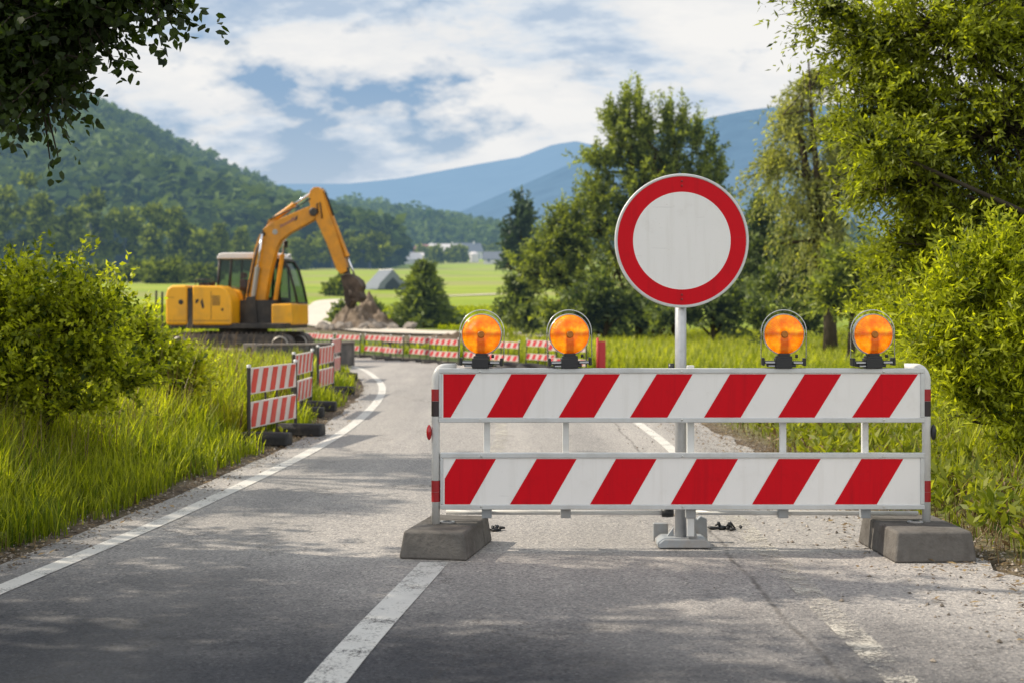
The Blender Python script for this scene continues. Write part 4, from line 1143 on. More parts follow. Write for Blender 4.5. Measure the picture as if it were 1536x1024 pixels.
def house(label, px, py, d, w_, dep, hw, hr, yaw, roof, wall=None, nwin=3, chim=True):
    x, y, z = P(px, py, d); z = min(z, base_z(d) + 3)
    o = empty('house', (x, y, float(base_z(d)) - .2), yaw, label, 'house', 'houses of the far village')
    m_ = MB(); m_.span((-w_ / 2, -dep / 2, 0), (w_ / 2, dep / 2, hw)); m_.prism([(-w_ / 2, hw), (w_ / 2, hw), (0, hw + hr - .1)], -dep / 2, dep / 2) if False else None
    m_.add([(-w_ / 2, -dep / 2, hw), (-w_ / 2, dep / 2, hw), (-w_ / 2, 0, hw + hr), (w_ / 2, -dep / 2, hw), (w_ / 2, dep / 2, hw), (w_ / 2, 0, hw + hr)], [(0, 1, 2), (3, 5, 4)])
    m_.build('wall', wall or M_WALLW, o)
    m_ = MB(); ov = .6
    for s_ in (-1, 1):
        a_ = (-w_ / 2 - ov, s_ * (dep / 2 + ov), hw - ov * hr / dep * 2); 
        m_.add([(-w_ / 2 - ov, s_ * (dep / 2 + ov), a_[2]), (w_ / 2 + ov, s_ * (dep / 2 + ov), a_[2]), (w_ / 2 + ov, 0, hw + hr + .05), (-w_ / 2 - ov, 0, hw + hr + .05)], [(0, 1, 2, 3)])
    r_ = m_.build('roof', roof, o); sd_ = r_.modifiers.new('thick', 'SOLIDIFY'); sd_.thickness = .25
    if chim:
        m_ = MB(); m_.span((w_ * .2, -.4, hw + hr * .4), (w_ * .2 + .8, .4, hw + hr + 1)); m_.build('chimney', M_WALLW, r_)
    for k_ in range(nwin):
        xx = -w_ / 2 + (k_ + .5) * w_ / nwin
        m_ = MB(); m_.span((xx - .5, -dep / 2 - .05, hw * .35), (xx + .5, -dep / 2 - .003, hw * .35 + 1.4)); m_.build('window', M_PANE, o)
    m_ = MB(); m_.span((w_ * .30, -dep / 2 - .06, 0), (w_ * .30 + 1, -dep / 2 - .004, 2.1)); m_.build('door', M_DGREY, o)
    return o
house('long pale roofed farm building, the largest of the far village', 668, 390, 690, 15, 10, 3.6, 4.2, .15, M_PALER, nwin=5)
house('red brown roofed house beside the long pale roofed building', 640, 388, 720, 11, 9, 4, 3.6, -.2, M_TILE)
house('low pale shed with a near white roof in the meadow, left end of the village', 613, 398, 560, 11, 6, 2.2, 2.2, .1, M_PALER, nwin=2, chim=False)
house('slate roofed house with white walls right of the village trees', 703, 390, 740, 12, 9, 4.5, 3.8, .3, M_DGREY)
house('small house with steep tiled roof between the village trees', 685, 396, 600, 5, 5, 3, 2.6, 1.0, M_TILE, nwin=1, chim=False)
house('dark barn with a pale forecourt at the right end of the village', 742, 397, 560, 8, 6, 2.4, 2.4, -.1, M_DGREY, nwin=2, chim=False)
house('tiny white hut, leftmost building of the village by the wood', 600, 386, 720, 6, 5, 3, 2, .2, M_PALER, nwin=1, chim=False)
x, y, z = P(711, 395, 600)
o = empty('silo', (x, y, float(base_z(600)) - .1), 0, 'short white round silo standing right of the village trees', 'silo')
m = MB(); m.lathe([(2.0, 0), (2.0, 3.6)], (0, 0, 0), 20, 'z'); m.build('tank', M_WALLW, o, smooth=True); m = MB(); m.lathe([(2.1, 3.5), (1.2, 4.4), (.001, 4.7)], (0, 0, 0), 20, 'z'); m.build('dome', M_PALER, o, smooth=True)
# ------------------------------------------------------------------ vegetation
def nrm(a): return a / np.maximum(1e-9, np.linalg.norm(a, axis=-1, keepdims=True))
def runit(rg, n): return nrm(rg.normal(0, 1, (n, 3)))

def leaf_quads(rg, Pp, A, L, W, upbias=.35, fold=.12):
    """folded leaf blades: base, side, tip, side"""
    n = len(Pp)
    R = runit(rg, n); R[:, 2] += upbias * 2
    S = nrm(np.cross(A, R)); Nn = np.cross(S, A)
    L = L[:, None]; W = W[:, None]
    V = np.empty((n, 4, 3))
    V[:, 0] = Pp
    V[:, 1] = Pp + A * L * .45 + S * W * .5 + Nn * W * fold
    V[:, 2] = Pp + A * L
    V[:, 3] = Pp + A * L * .45 - S * W * .5 + Nn * W * fold
    return V.reshape(-1, 3)

def leaf_hex(rg, Pp, A, L, W):
    """broader six sided leaves with a pointed tip"""
    n = len(Pp); R = runit(rg, n); R[:, 2] += .7
    S = nrm(np.cross(A, R)); Nn = np.cross(S, A); L = L[:, None]; W = W[:, None]
    V = np.empty((n, 6, 3)); V[:, 0] = Pp
    for i, (a, b, c) in enumerate(((.25, .46, .06), (.62, .42, .10), (1.0, 0, -.05), (.62, -.42, .10), (.25, -.46, .06))):
        V[:, i + 1] = Pp + A * L * a + S * W * b + Nn * W * c
    return V.reshape(-1, 3)

LEAFM = {
    'sunny': leaf_mat('sunlit_willow_leaf', (.020, .036, .006), (.39, .44, .04), .45),
    'bush': leaf_mat('bright_bush_leaf', (.035, .065, .006), (.56, .60, .045), .54),
    'dark': leaf_mat('dark_broad_leaf', (.010, .020, .005), (.05, .08, .014), .36),
    'mid': leaf_mat('mid_green_leaf', (.022, .045, .012), (.36, .41, .08), .44, hz=2600),
    'deep': leaf_mat('deep_green_leaf', (.016, .036, .012), (.22, .27, .065), .36, hz=2600),
    'conifer': leaf_mat('blue_green_needles', (.012, .028, .016), (.10, .14, .065), .2, hz=2600),
    'willow': leaf_mat('pale_willow_leaf', (.11, .13, .04), (.50, .50, .19), .50, hz=2600),
    'far': leaf_mat('far_wood_leaf', (.018, .042, .014), (.26, .30, .06), .32, hz=3600, spec=.05),
    'grass': leaf_mat('grass_blade', (.045, .09, .007), (.54, .56, .05), .54),
    'meadow': leaf_mat('meadow_grass_blade', (.12, .17, .02), (.52, .52, .09), .5),
    'weed': leaf_mat('weed_leaf', (.06, .095, .012), (.36, .38, .06), .48),
    'straw': leaf_mat('dry_leaf', (.10, .06, .03), (.36, .26, .13), .2, (1.2, 1.0, .8)),
}
M_BARK = plain('bark', (.06, .05, .038), .95, spec=.1, var=.4, vscale=5, bump=.6, bscale=22)
M_BARKF = plain('far_bark', (.05, .045, .035), .95, spec=.1, var=.3, vscale=2, hz=2100)

def plant(name, label, cat, base, lobes, mat, group=None, seed=0, leaf=(.08, .022), per=24, twig=.5, trunk=.08, up=.3, droop=.0, shell=.45, cluster=10, sway=.45, stems=None, bark=None, crown='crown', wood='trunk', branchy=.25, limb_from=.25, leafspread=.9, extra_trunks=(), tight=.035, inner=.75, round_=False, inset=.6):
    """lobes: (x, y, z, rx, ry, rz, twigs) in the world; leaves sit along twigs that radiate from every lobe"""
    rg = np.random.default_rng(seed)
    base = np.array(base, float)
    o = empty(name, tuple(base), 0, label, cat, group)
    wood_mb = MB()
    top = max(l[2] + l[5] * .5 for l in lobes)
    tx = np.average([l[0] for l in lobes], weights=[l[6] for l in lobes]); ty = np.average([l[1] for l in lobes], weights=[l[6] for l in lobes])
    hgt = max(.3, top - base[2])
    def trunk_at(t):
        return np.array([base[0] + (tx - base[0]) * t ** 1.5 + .03 * hgt * math.sin(3 * t + seed), base[1] + (ty - base[1]) * t ** 1.5 + .03 * hgt * math.sin(2.3 * t + seed * 2), base[2] + hgt * t])
    ts = np.linspace(0, 1, 9)
    tp = [trunk_at(t) - base for t in ts]; tp[0][2] -= .15
    wood_mb.tube(tp, [trunk * (1.25 if i == 0 else 1) * (1 - .88 * t) for i, t in enumerate(ts)], 8)
    PP, AA, TT = [], [], []
    for (x, y, z, rx, ry, rz, nt_) in lobes:
        c = np.array([x, y, z]); R = np.array([rx, ry, rz])
        # limb from the trunk to the lobe
        t0 = np.clip((z - rz * .9 - base[2]) / hgt, limb_from * .5, .9)
        a_ = trunk_at(t0); mid = (a_ + c) / 2 + rg.normal(0, .06, 3) * hgt; mid[2] += abs(rg.normal(0, .04)) * hgt
        pts = [a_ + (mid - a_) * k / 3 for k in range(3)] + [mid + (c - mid) * k / 3 for k in range(4)]
        pts = [np.array(p) - base for p in pts]
        r0 = trunk * (1 - .8 * t0) * .55
        wood_mb.tube(pts, [r0 * (1 - .75 * k / 6) for k in range(7)], 6)
        K = max(3, nt_ // cluster)
        cu = runit(rg, K)
        cu[:, 2] = cu[:, 2] * .85 + .12; cu = nrm(cu)
        ci = rg.integers(0, K, nt_)
        u = nrm(cu[ci] + rg.normal(0, .22, (nt_, 3)))
        rr_ = (shell + (1 - shell) * rg.random(nt_) ** .6) * (.82 + .3 * rg.random(K)[ci])
        Lw = twig * rg.uniform(.45, 1.3, nt_)
        s = c + u * np.maximum(R * .12, R * rr_[:, None] - inset * Lw[:, None])
        D = u * (R / R.max()) + np.array([0, 0, up]) + rg.normal(0, sway, (nt_, 3)); D = nrm(D)
        nb = int(nt_ * branchy)
        for i in rg.choice(nt_, nb, replace=False):
            q0 = c + (s[i] - c) * .12; q2 = s[i] + D[i] * Lw[i] * .8; q2[2] -= droop * Lw[i] * .6; q1 = (q0 + s[i]) / 2 + rg.normal(0, .05, 3) * R
            wood_mb.tube([q0 - base, q1 - base, s[i] - base, q2 - base], [r0 * .30 + .002, r0 * .22 + .0015, r0 * .13 + .001, .001 + r0 * .03], 4, caps=False)
        t = (np.arange(per) + rg.random((nt_, per))) / per
        Q = s[:, None] + D[:, None] * (t * Lw[:, None])[..., None]
        Q[..., 2] -= droop * Lw[:, None] * t ** 2
        Q += rg.normal(0, tight * twig, Q.shape)
        lat = runit(rg, nt_ * per).reshape(nt_, per, 3)
        A = D[:, None] * .7 + lat * leafspread; A[..., 2] -= droop * t * 1.1
        PP.append(Q.reshape(-1, 3)); AA.append(nrm(A).reshape(-1, 3))
        tint_l = np.clip(.46 + .30 * (rg.random(K)[ci] - .5)[:, None] + rg.normal(0, .20, (nt_, per)) + inner * (rr_[:, None] - .85) + .14 * t, 0, 1)  # leaves deep in the crown tinted darker: shade put into their colour
        TT.append(tint_l.ravel())
    Pp = np.concatenate(PP) - base; A = np.concatenate(AA); T = np.concatenate(TT)
    n = len(Pp)
    L = leaf[0] * rg.uniform(.45, 1.3, n); W = leaf[1] * rg.uniform(.7, 1.25, n)
    for et in extra_trunks:
        wood_mb.tube([np.array(p) - base for p in et[0]], et[1], 8)
    wood_mb.build(wood, bark or M_BARK, o, smooth=True)
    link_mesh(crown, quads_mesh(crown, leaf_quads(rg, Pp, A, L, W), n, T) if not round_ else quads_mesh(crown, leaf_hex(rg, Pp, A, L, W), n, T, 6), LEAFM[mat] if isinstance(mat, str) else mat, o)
    return o

def lobes_px(D, items, deep=1.0):
    o = []
    for it in items:
        px, py, rx, ry, n = it[:5]; dd = it[5] if len(it) > 5 else 0
        d = D + dd
        x, y, z = P(px, py, d); k = d / F
        o.append((x, y, z, rx * k, max(rx, ry * .6) * k * deep, ry * k, n))
    return o
def foot(px, d): x = P(px, 0, d)[0]; return (x, d, gz(x, d))

# --- the tree whose boughs hang into the top left corner; it stands outside the frame and shades the road
DT = 6.8
lob = lobes_px(DT, [(20, 10, 95, 62, 190), (105, 0, 80, 42, 110), (0, 95, 52, 48, 100), (60, 128, 52, 26, 56), (160, -14, 70, 28, 46), (225, -14, 56, 18, 26), (-60, 40, 110, 110, 140), (140, 42, 46, 30, 22), (95, 85, 38, 30, 26)], .8)
plant('overhanging_tree', 'dark broad leaved tree with boughs hanging into the sky at the top left', 'tree', (-5.4, 8.2, gz(-5.4, 8.2)),
      lob + [(-5.0, 7.5, 4.9, 1.2, .7, .8, 150)], 'dark', seed=2, round_=True, leaf=(.050, .040), per=16, twig=.30, trunk=.16, up=-.1, droop=.35, shell=.35, cluster=7, sway=.5, branchy=.6, leafspread=1.1)
# --- more roadside trees beside and behind the camera: they throw the dappled shade across the foreground
M_SH = 'dark'
def shade_tree(label, x, y, lobes, seed):
    return plant('roadside_tree', label, 'tree', (x, y, gz(x, y)), lobes, M_SH, 'roadside trees outside the picture', seed, leaf=(.13, .085), per=10, twig=.6, trunk=.17, up=.1, droop=.2, shell=.15, cluster=14, branchy=.1)
shade_tree('broad roadside tree beside the left verge that shades the near road', -7.3, 6.6, [(-7.2, 7.6, 4.4, 1.7, 1.5, 1.1, 300), (-6.0, 6.2, 4.6, 1.6, 1.4, 1.1, 300), (-8.0, 5.6, 6.0, 2.0, 1.8, 1.4, 300), (-6.3, 7.3, 5.0, 1.2, .7, .8, 150)], 31)
shade_tree('second roadside tree, left of and behind the viewpoint', -7.0, 3.0, [(-6.6, 4.2, 5.2, 2.0, 1.5, 1.4, 360), (-5.2, 3.4, 4.0, 1.5, 1.3, 1.0, 260), (-7.6, 3.0, 7.4, 2.4, 1.7, 1.8, 380), (-8.6, 4.6, 8.6, 2.0, 1.6, 1.4, 260)], 32)

plant('roadside_tree', 'tall roadside tree beyond the left shrub, outside the picture', 'tree', (-9.6, 12.2, gz(-9.6, 12.2)), [(-9.2, 12.5, 7.0, .9, .8, .6, 150), (-8.6, 11.4, 7.0, .7, .6, .6, 90), (-10.2, 10.2, 7.0, 1.1, .8, .7, 150), (-10.4, 12.6, 8.6, 1.6, 1.4, 1.2, 160)], M_SH, 'roadside trees outside the picture', 33, leaf=(.13, .08), per=10, twig=.5, trunk=.15, up=.1, droop=.2, shell=.2, cluster=8, branchy=.1)
# --- right foreground tree
DR = 11.0
lob = lobes_px(DR, [(1420, 50, 190, 120, 430), (1500, 200, 190, 130, 420), (1330, 160, 105, 90, 250), (1375, 270, 105, 85, 260), (1300, 70, 80, 70, 130), (1255, 8, 60, 30, 46), (1470, 330, 130, 80, 260), (1330, 225, 70, 50, 90, -.5),
                       (1400, 370, 90, 60, 170), (1560, 60, 150, 180, 240), (1430, -110, 240, 90, 240), (1560, 360, 120, 100, 200)], .9)
plant('broadleaf_tree', 'large overhanging tree with sunlit narrow leaves filling the upper right of the picture', 'tree', foot(1640, 11.6), lob, 'sunny', seed=5, leaf=(.066, .021), per=30, twig=.46, trunk=.11, up=.12, droop=.25, shell=.3, cluster=13, branchy=.35,
      extra_trunks=[([P(1536 + 60, 420, 11.2), P(1525, 330, 11.0), P(1490, 230, 11.0), P(1440, 170, 10.9)], [.05, .03, .02, .007]), ([P(1590, 420, 11.1), P(1500, 310, 10.9), P(1420, 285, 10.8), P(1350, 250, 10.7)], [.035, .02, .012, .004]), ([P(1600, 180, 11), P(1480, 150, 10.8), P(1370, 150, 10.7)], [.026, .015, .005])])
# willow scrub below it
lob = lobes_px(9.4, [(1480, 470, 70, 80, 170), (1420, 480, 50, 70, 110), (1530, 500, 70, 90, 170), (1450, 540, 70, 50, 130), (1540, 580, 70, 60, 130), (1395, 530, 36, 40, 60), (1510, 410, 40, 60, 70), (1470, 400, 16, 50, 16), (1440, 430, 14, 50, 14), (1480, 610, 60, 40, 90), (1550, 650, 60, 44, 90), (1430, 590, 40, 34, 50)], .8)
for q_ in lobes_px(12.4, [(1440, 440, 80, 80, 150), (1380, 470, 60, 60, 110), (1345, 480, 48, 50, 80)], .9): lob.append(q_)
plant('willow_shrub', 'bright green willow scrub with upright shoots below the large tree on the right', 'shrub', foot(1500, 9.8), lob, 'bush', seed=6, leaf=(.066, .017), per=26, twig=.42, trunk=.035, up=.55, droop=.1, shell=.4, cluster=8, crown='foliage', wood='stems', branchy=.3)
lob = lobes_px(15.5, [(1345, 400, 60, 55, 130), (1320, 480, 45, 40, 90), (1400, 330, 70, 60, 130), (1450, 400, 90, 80, 160)], .9)
plant('willow_shrub', 'yellow green scrub in the gap behind the lamps, left of the upright willow shoots', 'shrub', foot(1385, 15.5), lob, 'sunny', seed=7, leaf=(.09, .026), per=20, twig=.5, trunk=.05, up=.4, shell=.4, crown='foliage', wood='stems')

# --- middle distance on the right
lob = lobes_px(31, [(1212, 130, 34, 40, 60), (1190, 190, 40, 50, 90), (1240, 205, 48, 60, 110), (1172, 245, 34, 50, 80), (1225, 280, 52, 60, 110), (1275, 250, 45, 80, 100), (1195, 320, 38, 45, 70), (1262, 350, 45, 60, 80), (1240, 110, 26, 32, 40)], .9)
plant('birch_tree', 'tall pale yellow green tree with hanging boughs behind the right end of the barricade', 'tree', foot(1232, 31), lob, 'willow', seed=8, leaf=(.12, .045), per=34, twig=1.05, trunk=.16, up=.05, droop=1.0, shell=.25, cluster=12, sway=.25, tight=.025, branchy=.4,
      extra_trunks=[([P(1236, 440, 31), P(1226, 350, 31), P(1212, 270, 31), P(1200, 200, 31), P(1206, 120, 31)], [.14, .11, .09, .06, .02]), ([P(1240, 430, 31), P(1250, 330, 31), P(1262, 240, 31), P(1256, 150, 31)], [.10, .08, .06, .02])])
DC = 45
lob = lobes_px(DC, [(918, 196, 7, 36, 34), (937, 178, 7, 40, 44), (956, 186, 7, 40, 40), (972, 215, 8, 30, 30), (932, 240, 16, 40, 60), (960, 250, 18, 40, 60), (896, 248, 12, 12, 26), (888, 238, 8, 10, 14), (904, 290, 18, 32, 50), (892, 320, 14, 20, 30), (1004, 198, 8, 42, 44), (1022, 208, 7, 40, 36), (1044, 222, 7, 38, 36), (1066, 236, 6, 36, 30), (1080, 275, 8, 20, 24), (1006, 265, 18, 40, 64), (1040, 285, 20, 36, 60), (1070, 312, 14, 24, 34), (985, 285, 20, 30, 50), (960, 310, 46, 50, 120), (1030, 340, 50, 50, 100), (905, 345, 34, 44, 74), (925, 400, 50, 50, 80), (990, 400, 60, 60, 90)], .9)
plant('poplar_tree', 'tall feathery twin topped tree rising behind the round road sign', 'tree', foot(985, DC), lob, 'mid', seed=9, leaf=(.15, .055), per=40, twig=.95, trunk=.22, up=.95, droop=.18, shell=.10, cluster=2, sway=.30, branchy=.3, leafspread=.8, tight=.035, inset=.1,
      extra_trunks=[([P(960, 520, DC), P(955, 380, DC), P(948, 260, DC), P(943, 150, DC)], [.16, .13, .09, .02]), ([P(1010, 520, DC), P(1015, 380, DC), P(1016, 280, DC), P(1008, 165, DC)], [.16, .13, .09, .02])])
lob = lobes_px(47, [(846, 335, 8, 24, 34), (866, 328, 8, 26, 36), (828, 362, 10, 26, 36), (885, 345, 10, 30, 40), (812, 392, 12, 24, 36), (850, 370, 34, 36, 70), (790, 410, 20, 28, 34), (835, 410, 40, 34, 70), (880, 395, 34, 46, 70), (862, 440, 62, 40, 90)], .9)
plant('leafy_tree', 'sunlit bushy tree to the left of the twin topped tree, above the second lamp', 'tree', foot(860, 47), lob, 'mid', seed=10, leaf=(.16, .06), per=38, twig=.85, trunk=.15, up=.85, droop=.18, shell=.12, cluster=3, sway=.3, tight=.035, inset=.15, branchy=.3)
lob = lobes_px(50, [(775, 440, 32, 26, 60), (785, 475, 38, 28, 70), (820, 470, 44, 36, 80), (760, 480, 20, 18, 30)], .9)
plant('bush', 'dark rounded bush at the left foot of the roadside trees, above the first lamp', 'bush', foot(795, 50), lob, 'deep', seed=11, leaf=(.22, .10), per=20, twig=.6, trunk=.08, up=.4, shell=.4, crown='foliage', wood='stems')
lob = lobes_px(96, [(780, 325, 17, 22, 36), (776, 350, 26, 26, 60), (785, 378, 28, 28, 60), (770, 395, 20, 18, 30)], .9); lob = lobes_px(96, [(783, 312, 7, 16, 20), (782, 330, 14, 18, 44), (778, 352, 22, 24, 70), (786, 378, 27, 26, 70), (768, 388, 20, 22, 44)], .9)
plant('dark_tree', 'dark slender conical tree standing alone left of the sunlit bushy tree', 'tree', foot(779, 96), lob, 'conifer', seed=12, leaf=(.42, .16), per=26, twig=1.0, trunk=.25, up=.5, shell=.2)
for i, (pxs, d, lab, mat) in enumerate([
    ([(1140, 345, 38, 50, 90), (1165, 395, 50, 45, 100), (1120, 410, 40, 40, 70)], 42, 'dark green tree directly to the right of the round sign', 'deep'),
    ([(1190, 400, 45, 50, 100), (1215, 445, 48, 40, 90), (1170, 450, 40, 36, 70)], 36, 'dark bushy tree right of the sign below the pale hanging tree', 'deep'),
    ([(1275, 410, 50, 45, 110), (1300, 455, 44, 36, 80), (1250, 450, 40, 34, 70)], 27, 'rounded mid green bush behind the two right hand lamps', 'mid'),
    ([(900, 455, 50, 36, 90), (950, 470, 50, 34, 90), (870, 480, 36, 26, 60)], 43, 'shaded bush under the twin topped tree, left of the sign post', 'deep'),
    ([(1060, 450, 50, 44, 110), (1105, 470, 46, 40, 100), (1020, 480, 44, 30, 80)], 40, 'shaded dark bush under the trees immediately behind the sign', 'deep'),
    ([(1150, 490, 44, 26, 80), (1200, 490, 40, 26, 70)], 33, 'low dark bush on the meadow edge behind the third lamp', 'deep'),
    ([(840, 485, 34, 22, 60), (905, 495, 40, 18, 60)], 44, 'low sunlit bush in front of the trees, right of the second lamp', 'mid')]):
    plant('bush' if i > 1 else 'leafy_tree', lab, 'bush' if i > 1 else 'tree', foot(pxs[0][0] + 8, d), lobes_px(d, pxs, .9), mat, 'bushes and trees along the right meadow', 40 + i, leaf=(.005 * d, .0022 * d), per=24, twig=.02 * d, trunk=.10, up=.5, shell=.35, cluster=9, sway=.35, branchy=.2, crown='crown' if i <= 1 else 'foliage', wood='trunk' if i <= 1 else 'stems')

# --- conical conifers
def conifer(name, label, base, h, r, mat, group=None, seed=0, tiers=16, per=26, leaf=(.3, .12), bark=None, sag=.25):
    rg = np.random.default_rng(seed); o = empty(name, base, 0, label, 'tree', group)
    m_ = MB(); m_.tube([(0, 0, -.2), (0, 0, h * .5), (0, 0, h * .97)], [h * .022, h * .014, .01], 7); m_.build('trunk', bark or M_BARK, o)
    PP, AA, TT = [], [], []
    for k in range(tiers):
        t = k / (tiers - 1); z = h * (.10 + .86 * t); R = r * (1 - t) ** .85 * rg.uniform(.85, 1.12) + .04 * r
        nb = max(4, int(13 * (1 - t * .55)))
        for j in range(nb):
            a_ = 2 * math.pi * (j + rg.random()) / nb; L = R * rg.uniform(.75, 1.1)
            s_ = (np.arange(per) + rg.random(per)) / per
            s_ = .15 + .85 * s_ ** .7
            p = np.stack([np.cos(a_) * L * s_, np.sin(a_) * L * s_, z + .10 * L * s_ - sag * L * s_ ** 2], 1) + rg.normal(0, .055 * r + .02, (per, 3))
            ax = nrm(np.array([math.cos(a_), math.sin(a_), .1]) + rg.normal(0, .6, (per, 3)))
            PP.append(p); AA.append(ax); TT.append(np.clip(.35 + .3 * s_ + rg.normal(0, .16, per), 0, 1))
    Pp = np.concatenate(PP); n = len(Pp)
    link_mesh('crown', quads_mesh('crown', leaf_quads(rg, Pp, np.concatenate(AA), leaf[0] * rg.uniform(.6, 1.3, n), leaf[1] * rg.uniform(.7, 1.2, n), .5), n, np.concatenate(TT)), LEAFM[mat], o)
    return o
bp_ = foot(636, 58)
conifer('conifer_tree', 'dark green conical tree by the pale track, right of the rubble heap', bp_, P(0, 394, 58)[2] - bp_[2], 1.5, 'deep', seed=3, tiers=15, per=24, leaf=(.34, .16))

# --- tall shrubs on the left bank
lob = lobes_px(9.6, [(20, 490, 80, 66, 180), (90, 500, 60, 62, 130), (40, 560, 100, 56, 170), (135, 555, 52, 50, 100), (140, 510, 34, 46, 50), (-50, 520, 90, 100, 130), (110, 610, 80, 34, 60), (-10, 625, 90, 34, 60), (5, 455, 34, 40, 30), (70, 462, 44, 38, 34), (190, 580, 30, 36, 36), (120, 475, 34, 40, 26), (40, 440, 22, 46, 14), (160, 480, 20, 46, 12), (100, 450, 18, 46, 12)], .9)
plant('leafy_shrub', 'big bright yellow green shrub on the left bank of the road', 'shrub', foot(60, 9.6), lob, 'bush', seed=13, leaf=(.048, .025), per=28, twig=.40, trunk=.03, up=.75, droop=.08, shell=.2, cluster=6, sway=.5, crown='foliage', wood='stems', branchy=.3, tight=.03)
lob = lobes_px(13.0, [(235, 548, 36, 20, 100), (205, 505, 28, 22, 70), (272, 575, 36, 18, 80), (225, 585, 50, 24, 90), (150, 470, 36, 24, 60)], .9)
plant('leafy_shrub', 'smaller yellow green shrub at the road side of the big left shrub, below the excavator', 'shrub', foot(240, 13.0), lob, 'bush', seed=14, leaf=(.055, .03), per=22, twig=.34, trunk=.03, up=.6, shell=.25, cluster=5, crown='foliage', wood='stems', branchy=.3)

# --- trees at the foot of the wooded hill
rg = np.random.default_rng(8)
GT = 'trees at the foot of the wooded hill'
ords = ['first', 'second', 'third', 'fourth', 'fifth', 'sixth', 'seventh', 'eighth', 'ninth', 'tenth', 'eleventh', 'twelfth', 'thirteenth', 'fourteenth', 'fifteenth', 'sixteenth']
row = [(12, 285, 40, 'p'), (45, 262, 34, 'p'), (72, 280, 30, 'd'), (104, 300, 30, 'd'), (135, 275, 34, 'p'), (190, 298, 50, 'd'), (238, 310, 30, 'p'), (272, 318, 28, 'p'), (300, 345, 26, 'd'), (330, 338, 18, 'c'), (362, 345, 22, 'c'), (400, 360, 28, 'd'), (455, 352, 30, 'd'), (500, 338, 40, 'd'), (556, 345, 42, 'd'), (-40, 270, 44, 'd')]
cnt = 0
for i, (px, py, rpx, kd) in enumerate(row):
    d = float(np.interp(px, [-50, 300, 420, 560], [330, 330, 380, 440])) + rg.uniform(-15, 15)
    k = d / F; b_ = foot(px, d); zt = P(0, py, d)[2]; hh = zt - b_[2]; r = rpx * k
    pos = ('%s from the left in the tree row below the wooded hill' % ords[i]) if px > 0 else 'just outside the left edge of the tree row below the wooded hill'
    if kd == 'c':
        conifer('conifer_tree', 'pale green pointed conifer, ' + pos.replace(' in the tree row below the wooded hill', ' of the trees below the wooded hill'), b_, hh, r, 'far', GT, 60 + i, 12, 12, (1.6, .9), M_BARKF)
        continue
    if kd == 'p':
        L_ = [(b_[0] + rg.normal(0, r * .2), d, b_[2] + hh * t_, r * s_, r * s_ * .9, hh * .14, 26) for t_, s_ in ((.86, .5), (.68, .8), (.5, .85), (.34, .8), (.2, .6))]
        plant('slender_tree', 'slender tree, ' + pos, 'tree', b_, L_, 'far', GT, 60 + i, leaf=(1.5, .8), per=14, twig=2.2, trunk=.35, up=.5, shell=.3, bark=M_BARKF, branchy=.05)
    else:
        L_ = [(b_[0], d, b_[2] + hh * .62, r * .8, r * .8, hh * .30, 60), (b_[0] - r * .4, d, b_[2] + hh * .45, r * .6, r * .6, hh * .26, 36), (b_[0] + r * .42, d, b_[2] + hh * .45, r * .6, r * .6, hh * .26, 36), (b_[0], d, b_[2] + hh * .22, r * .85, r * .7, hh * .14, 36)]
        plant('round_tree', ('large rounded dark tree, ' if rpx > 45 else 'rounded tree, ') + pos, 'tree', b_, L_, 'far', GT, 60 + i, leaf=(1.6, 1.0), per=14, twig=2.0, trunk=.4, up=.3, shell=.4, bark=M_BARKF, branchy=.05)

# --- hedge bushes along the far side of the left field, and field bushes
for i, (px, py, rx, ry, d, lab) in enumerate([(60, 408, 40, 12, 210, 'long low hedge bush at the back of the left field, behind the big shrub'), (140, 412, 34, 10, 205, 'low hedge bush at the back of the left field, below the large rounded tree'),
        (205, 410, 26, 11, 200, 'rounded pale hedge bush at the back of the left field, left of the conical one'), (232, 412, 10, 13, 190, 'small rounded bush at the back of the left field just left of the excavator'),
        (262, 405, 9, 14, 190, 'small pointed bush at the back of the field above the excavator counterweight'), (300, 413, 24, 9, 200, 'wide low bush behind the excavator engine cover'),
        (507, 434, 15, 11, 125, 'dark rounded bush in the meadow left of the excavator bucket'), (516, 470, 10, 8, 62, 'dusty dark bush on the edge of the rubble heap beside the pale track'), (557, 470, 9, 7, 62, 'small dusty bush behind the rubble heap under the bucket')]):
    b_ = foot(px, d)
    x, y, z = P(px, py, d); k = d / F
    plant('field_bush', lab, 'bush', b_, [(x, y, max(z, b_[2] + ry * k * .7), rx * k, ry * k * 1.4, ry * k, 70), (x - rx * k * .5, y, b_[2] + ry * k * .6, rx * k * .6, ry * k, ry * k * .6, 30), (x + rx * k * .5, y, b_[2] + ry * k * .6, rx * k * .6, ry * k, ry * k * .6, 30)],
          'far' if d > 100 else 'deep', 'bushes in the fields', 90 + i, leaf=(.0045 * d, .003 * d), per=14, twig=.008 * d, trunk=.05, up=.3, shell=.3, crown='foliage', wood='stems', branchy=.05, bark=M_BARKF)
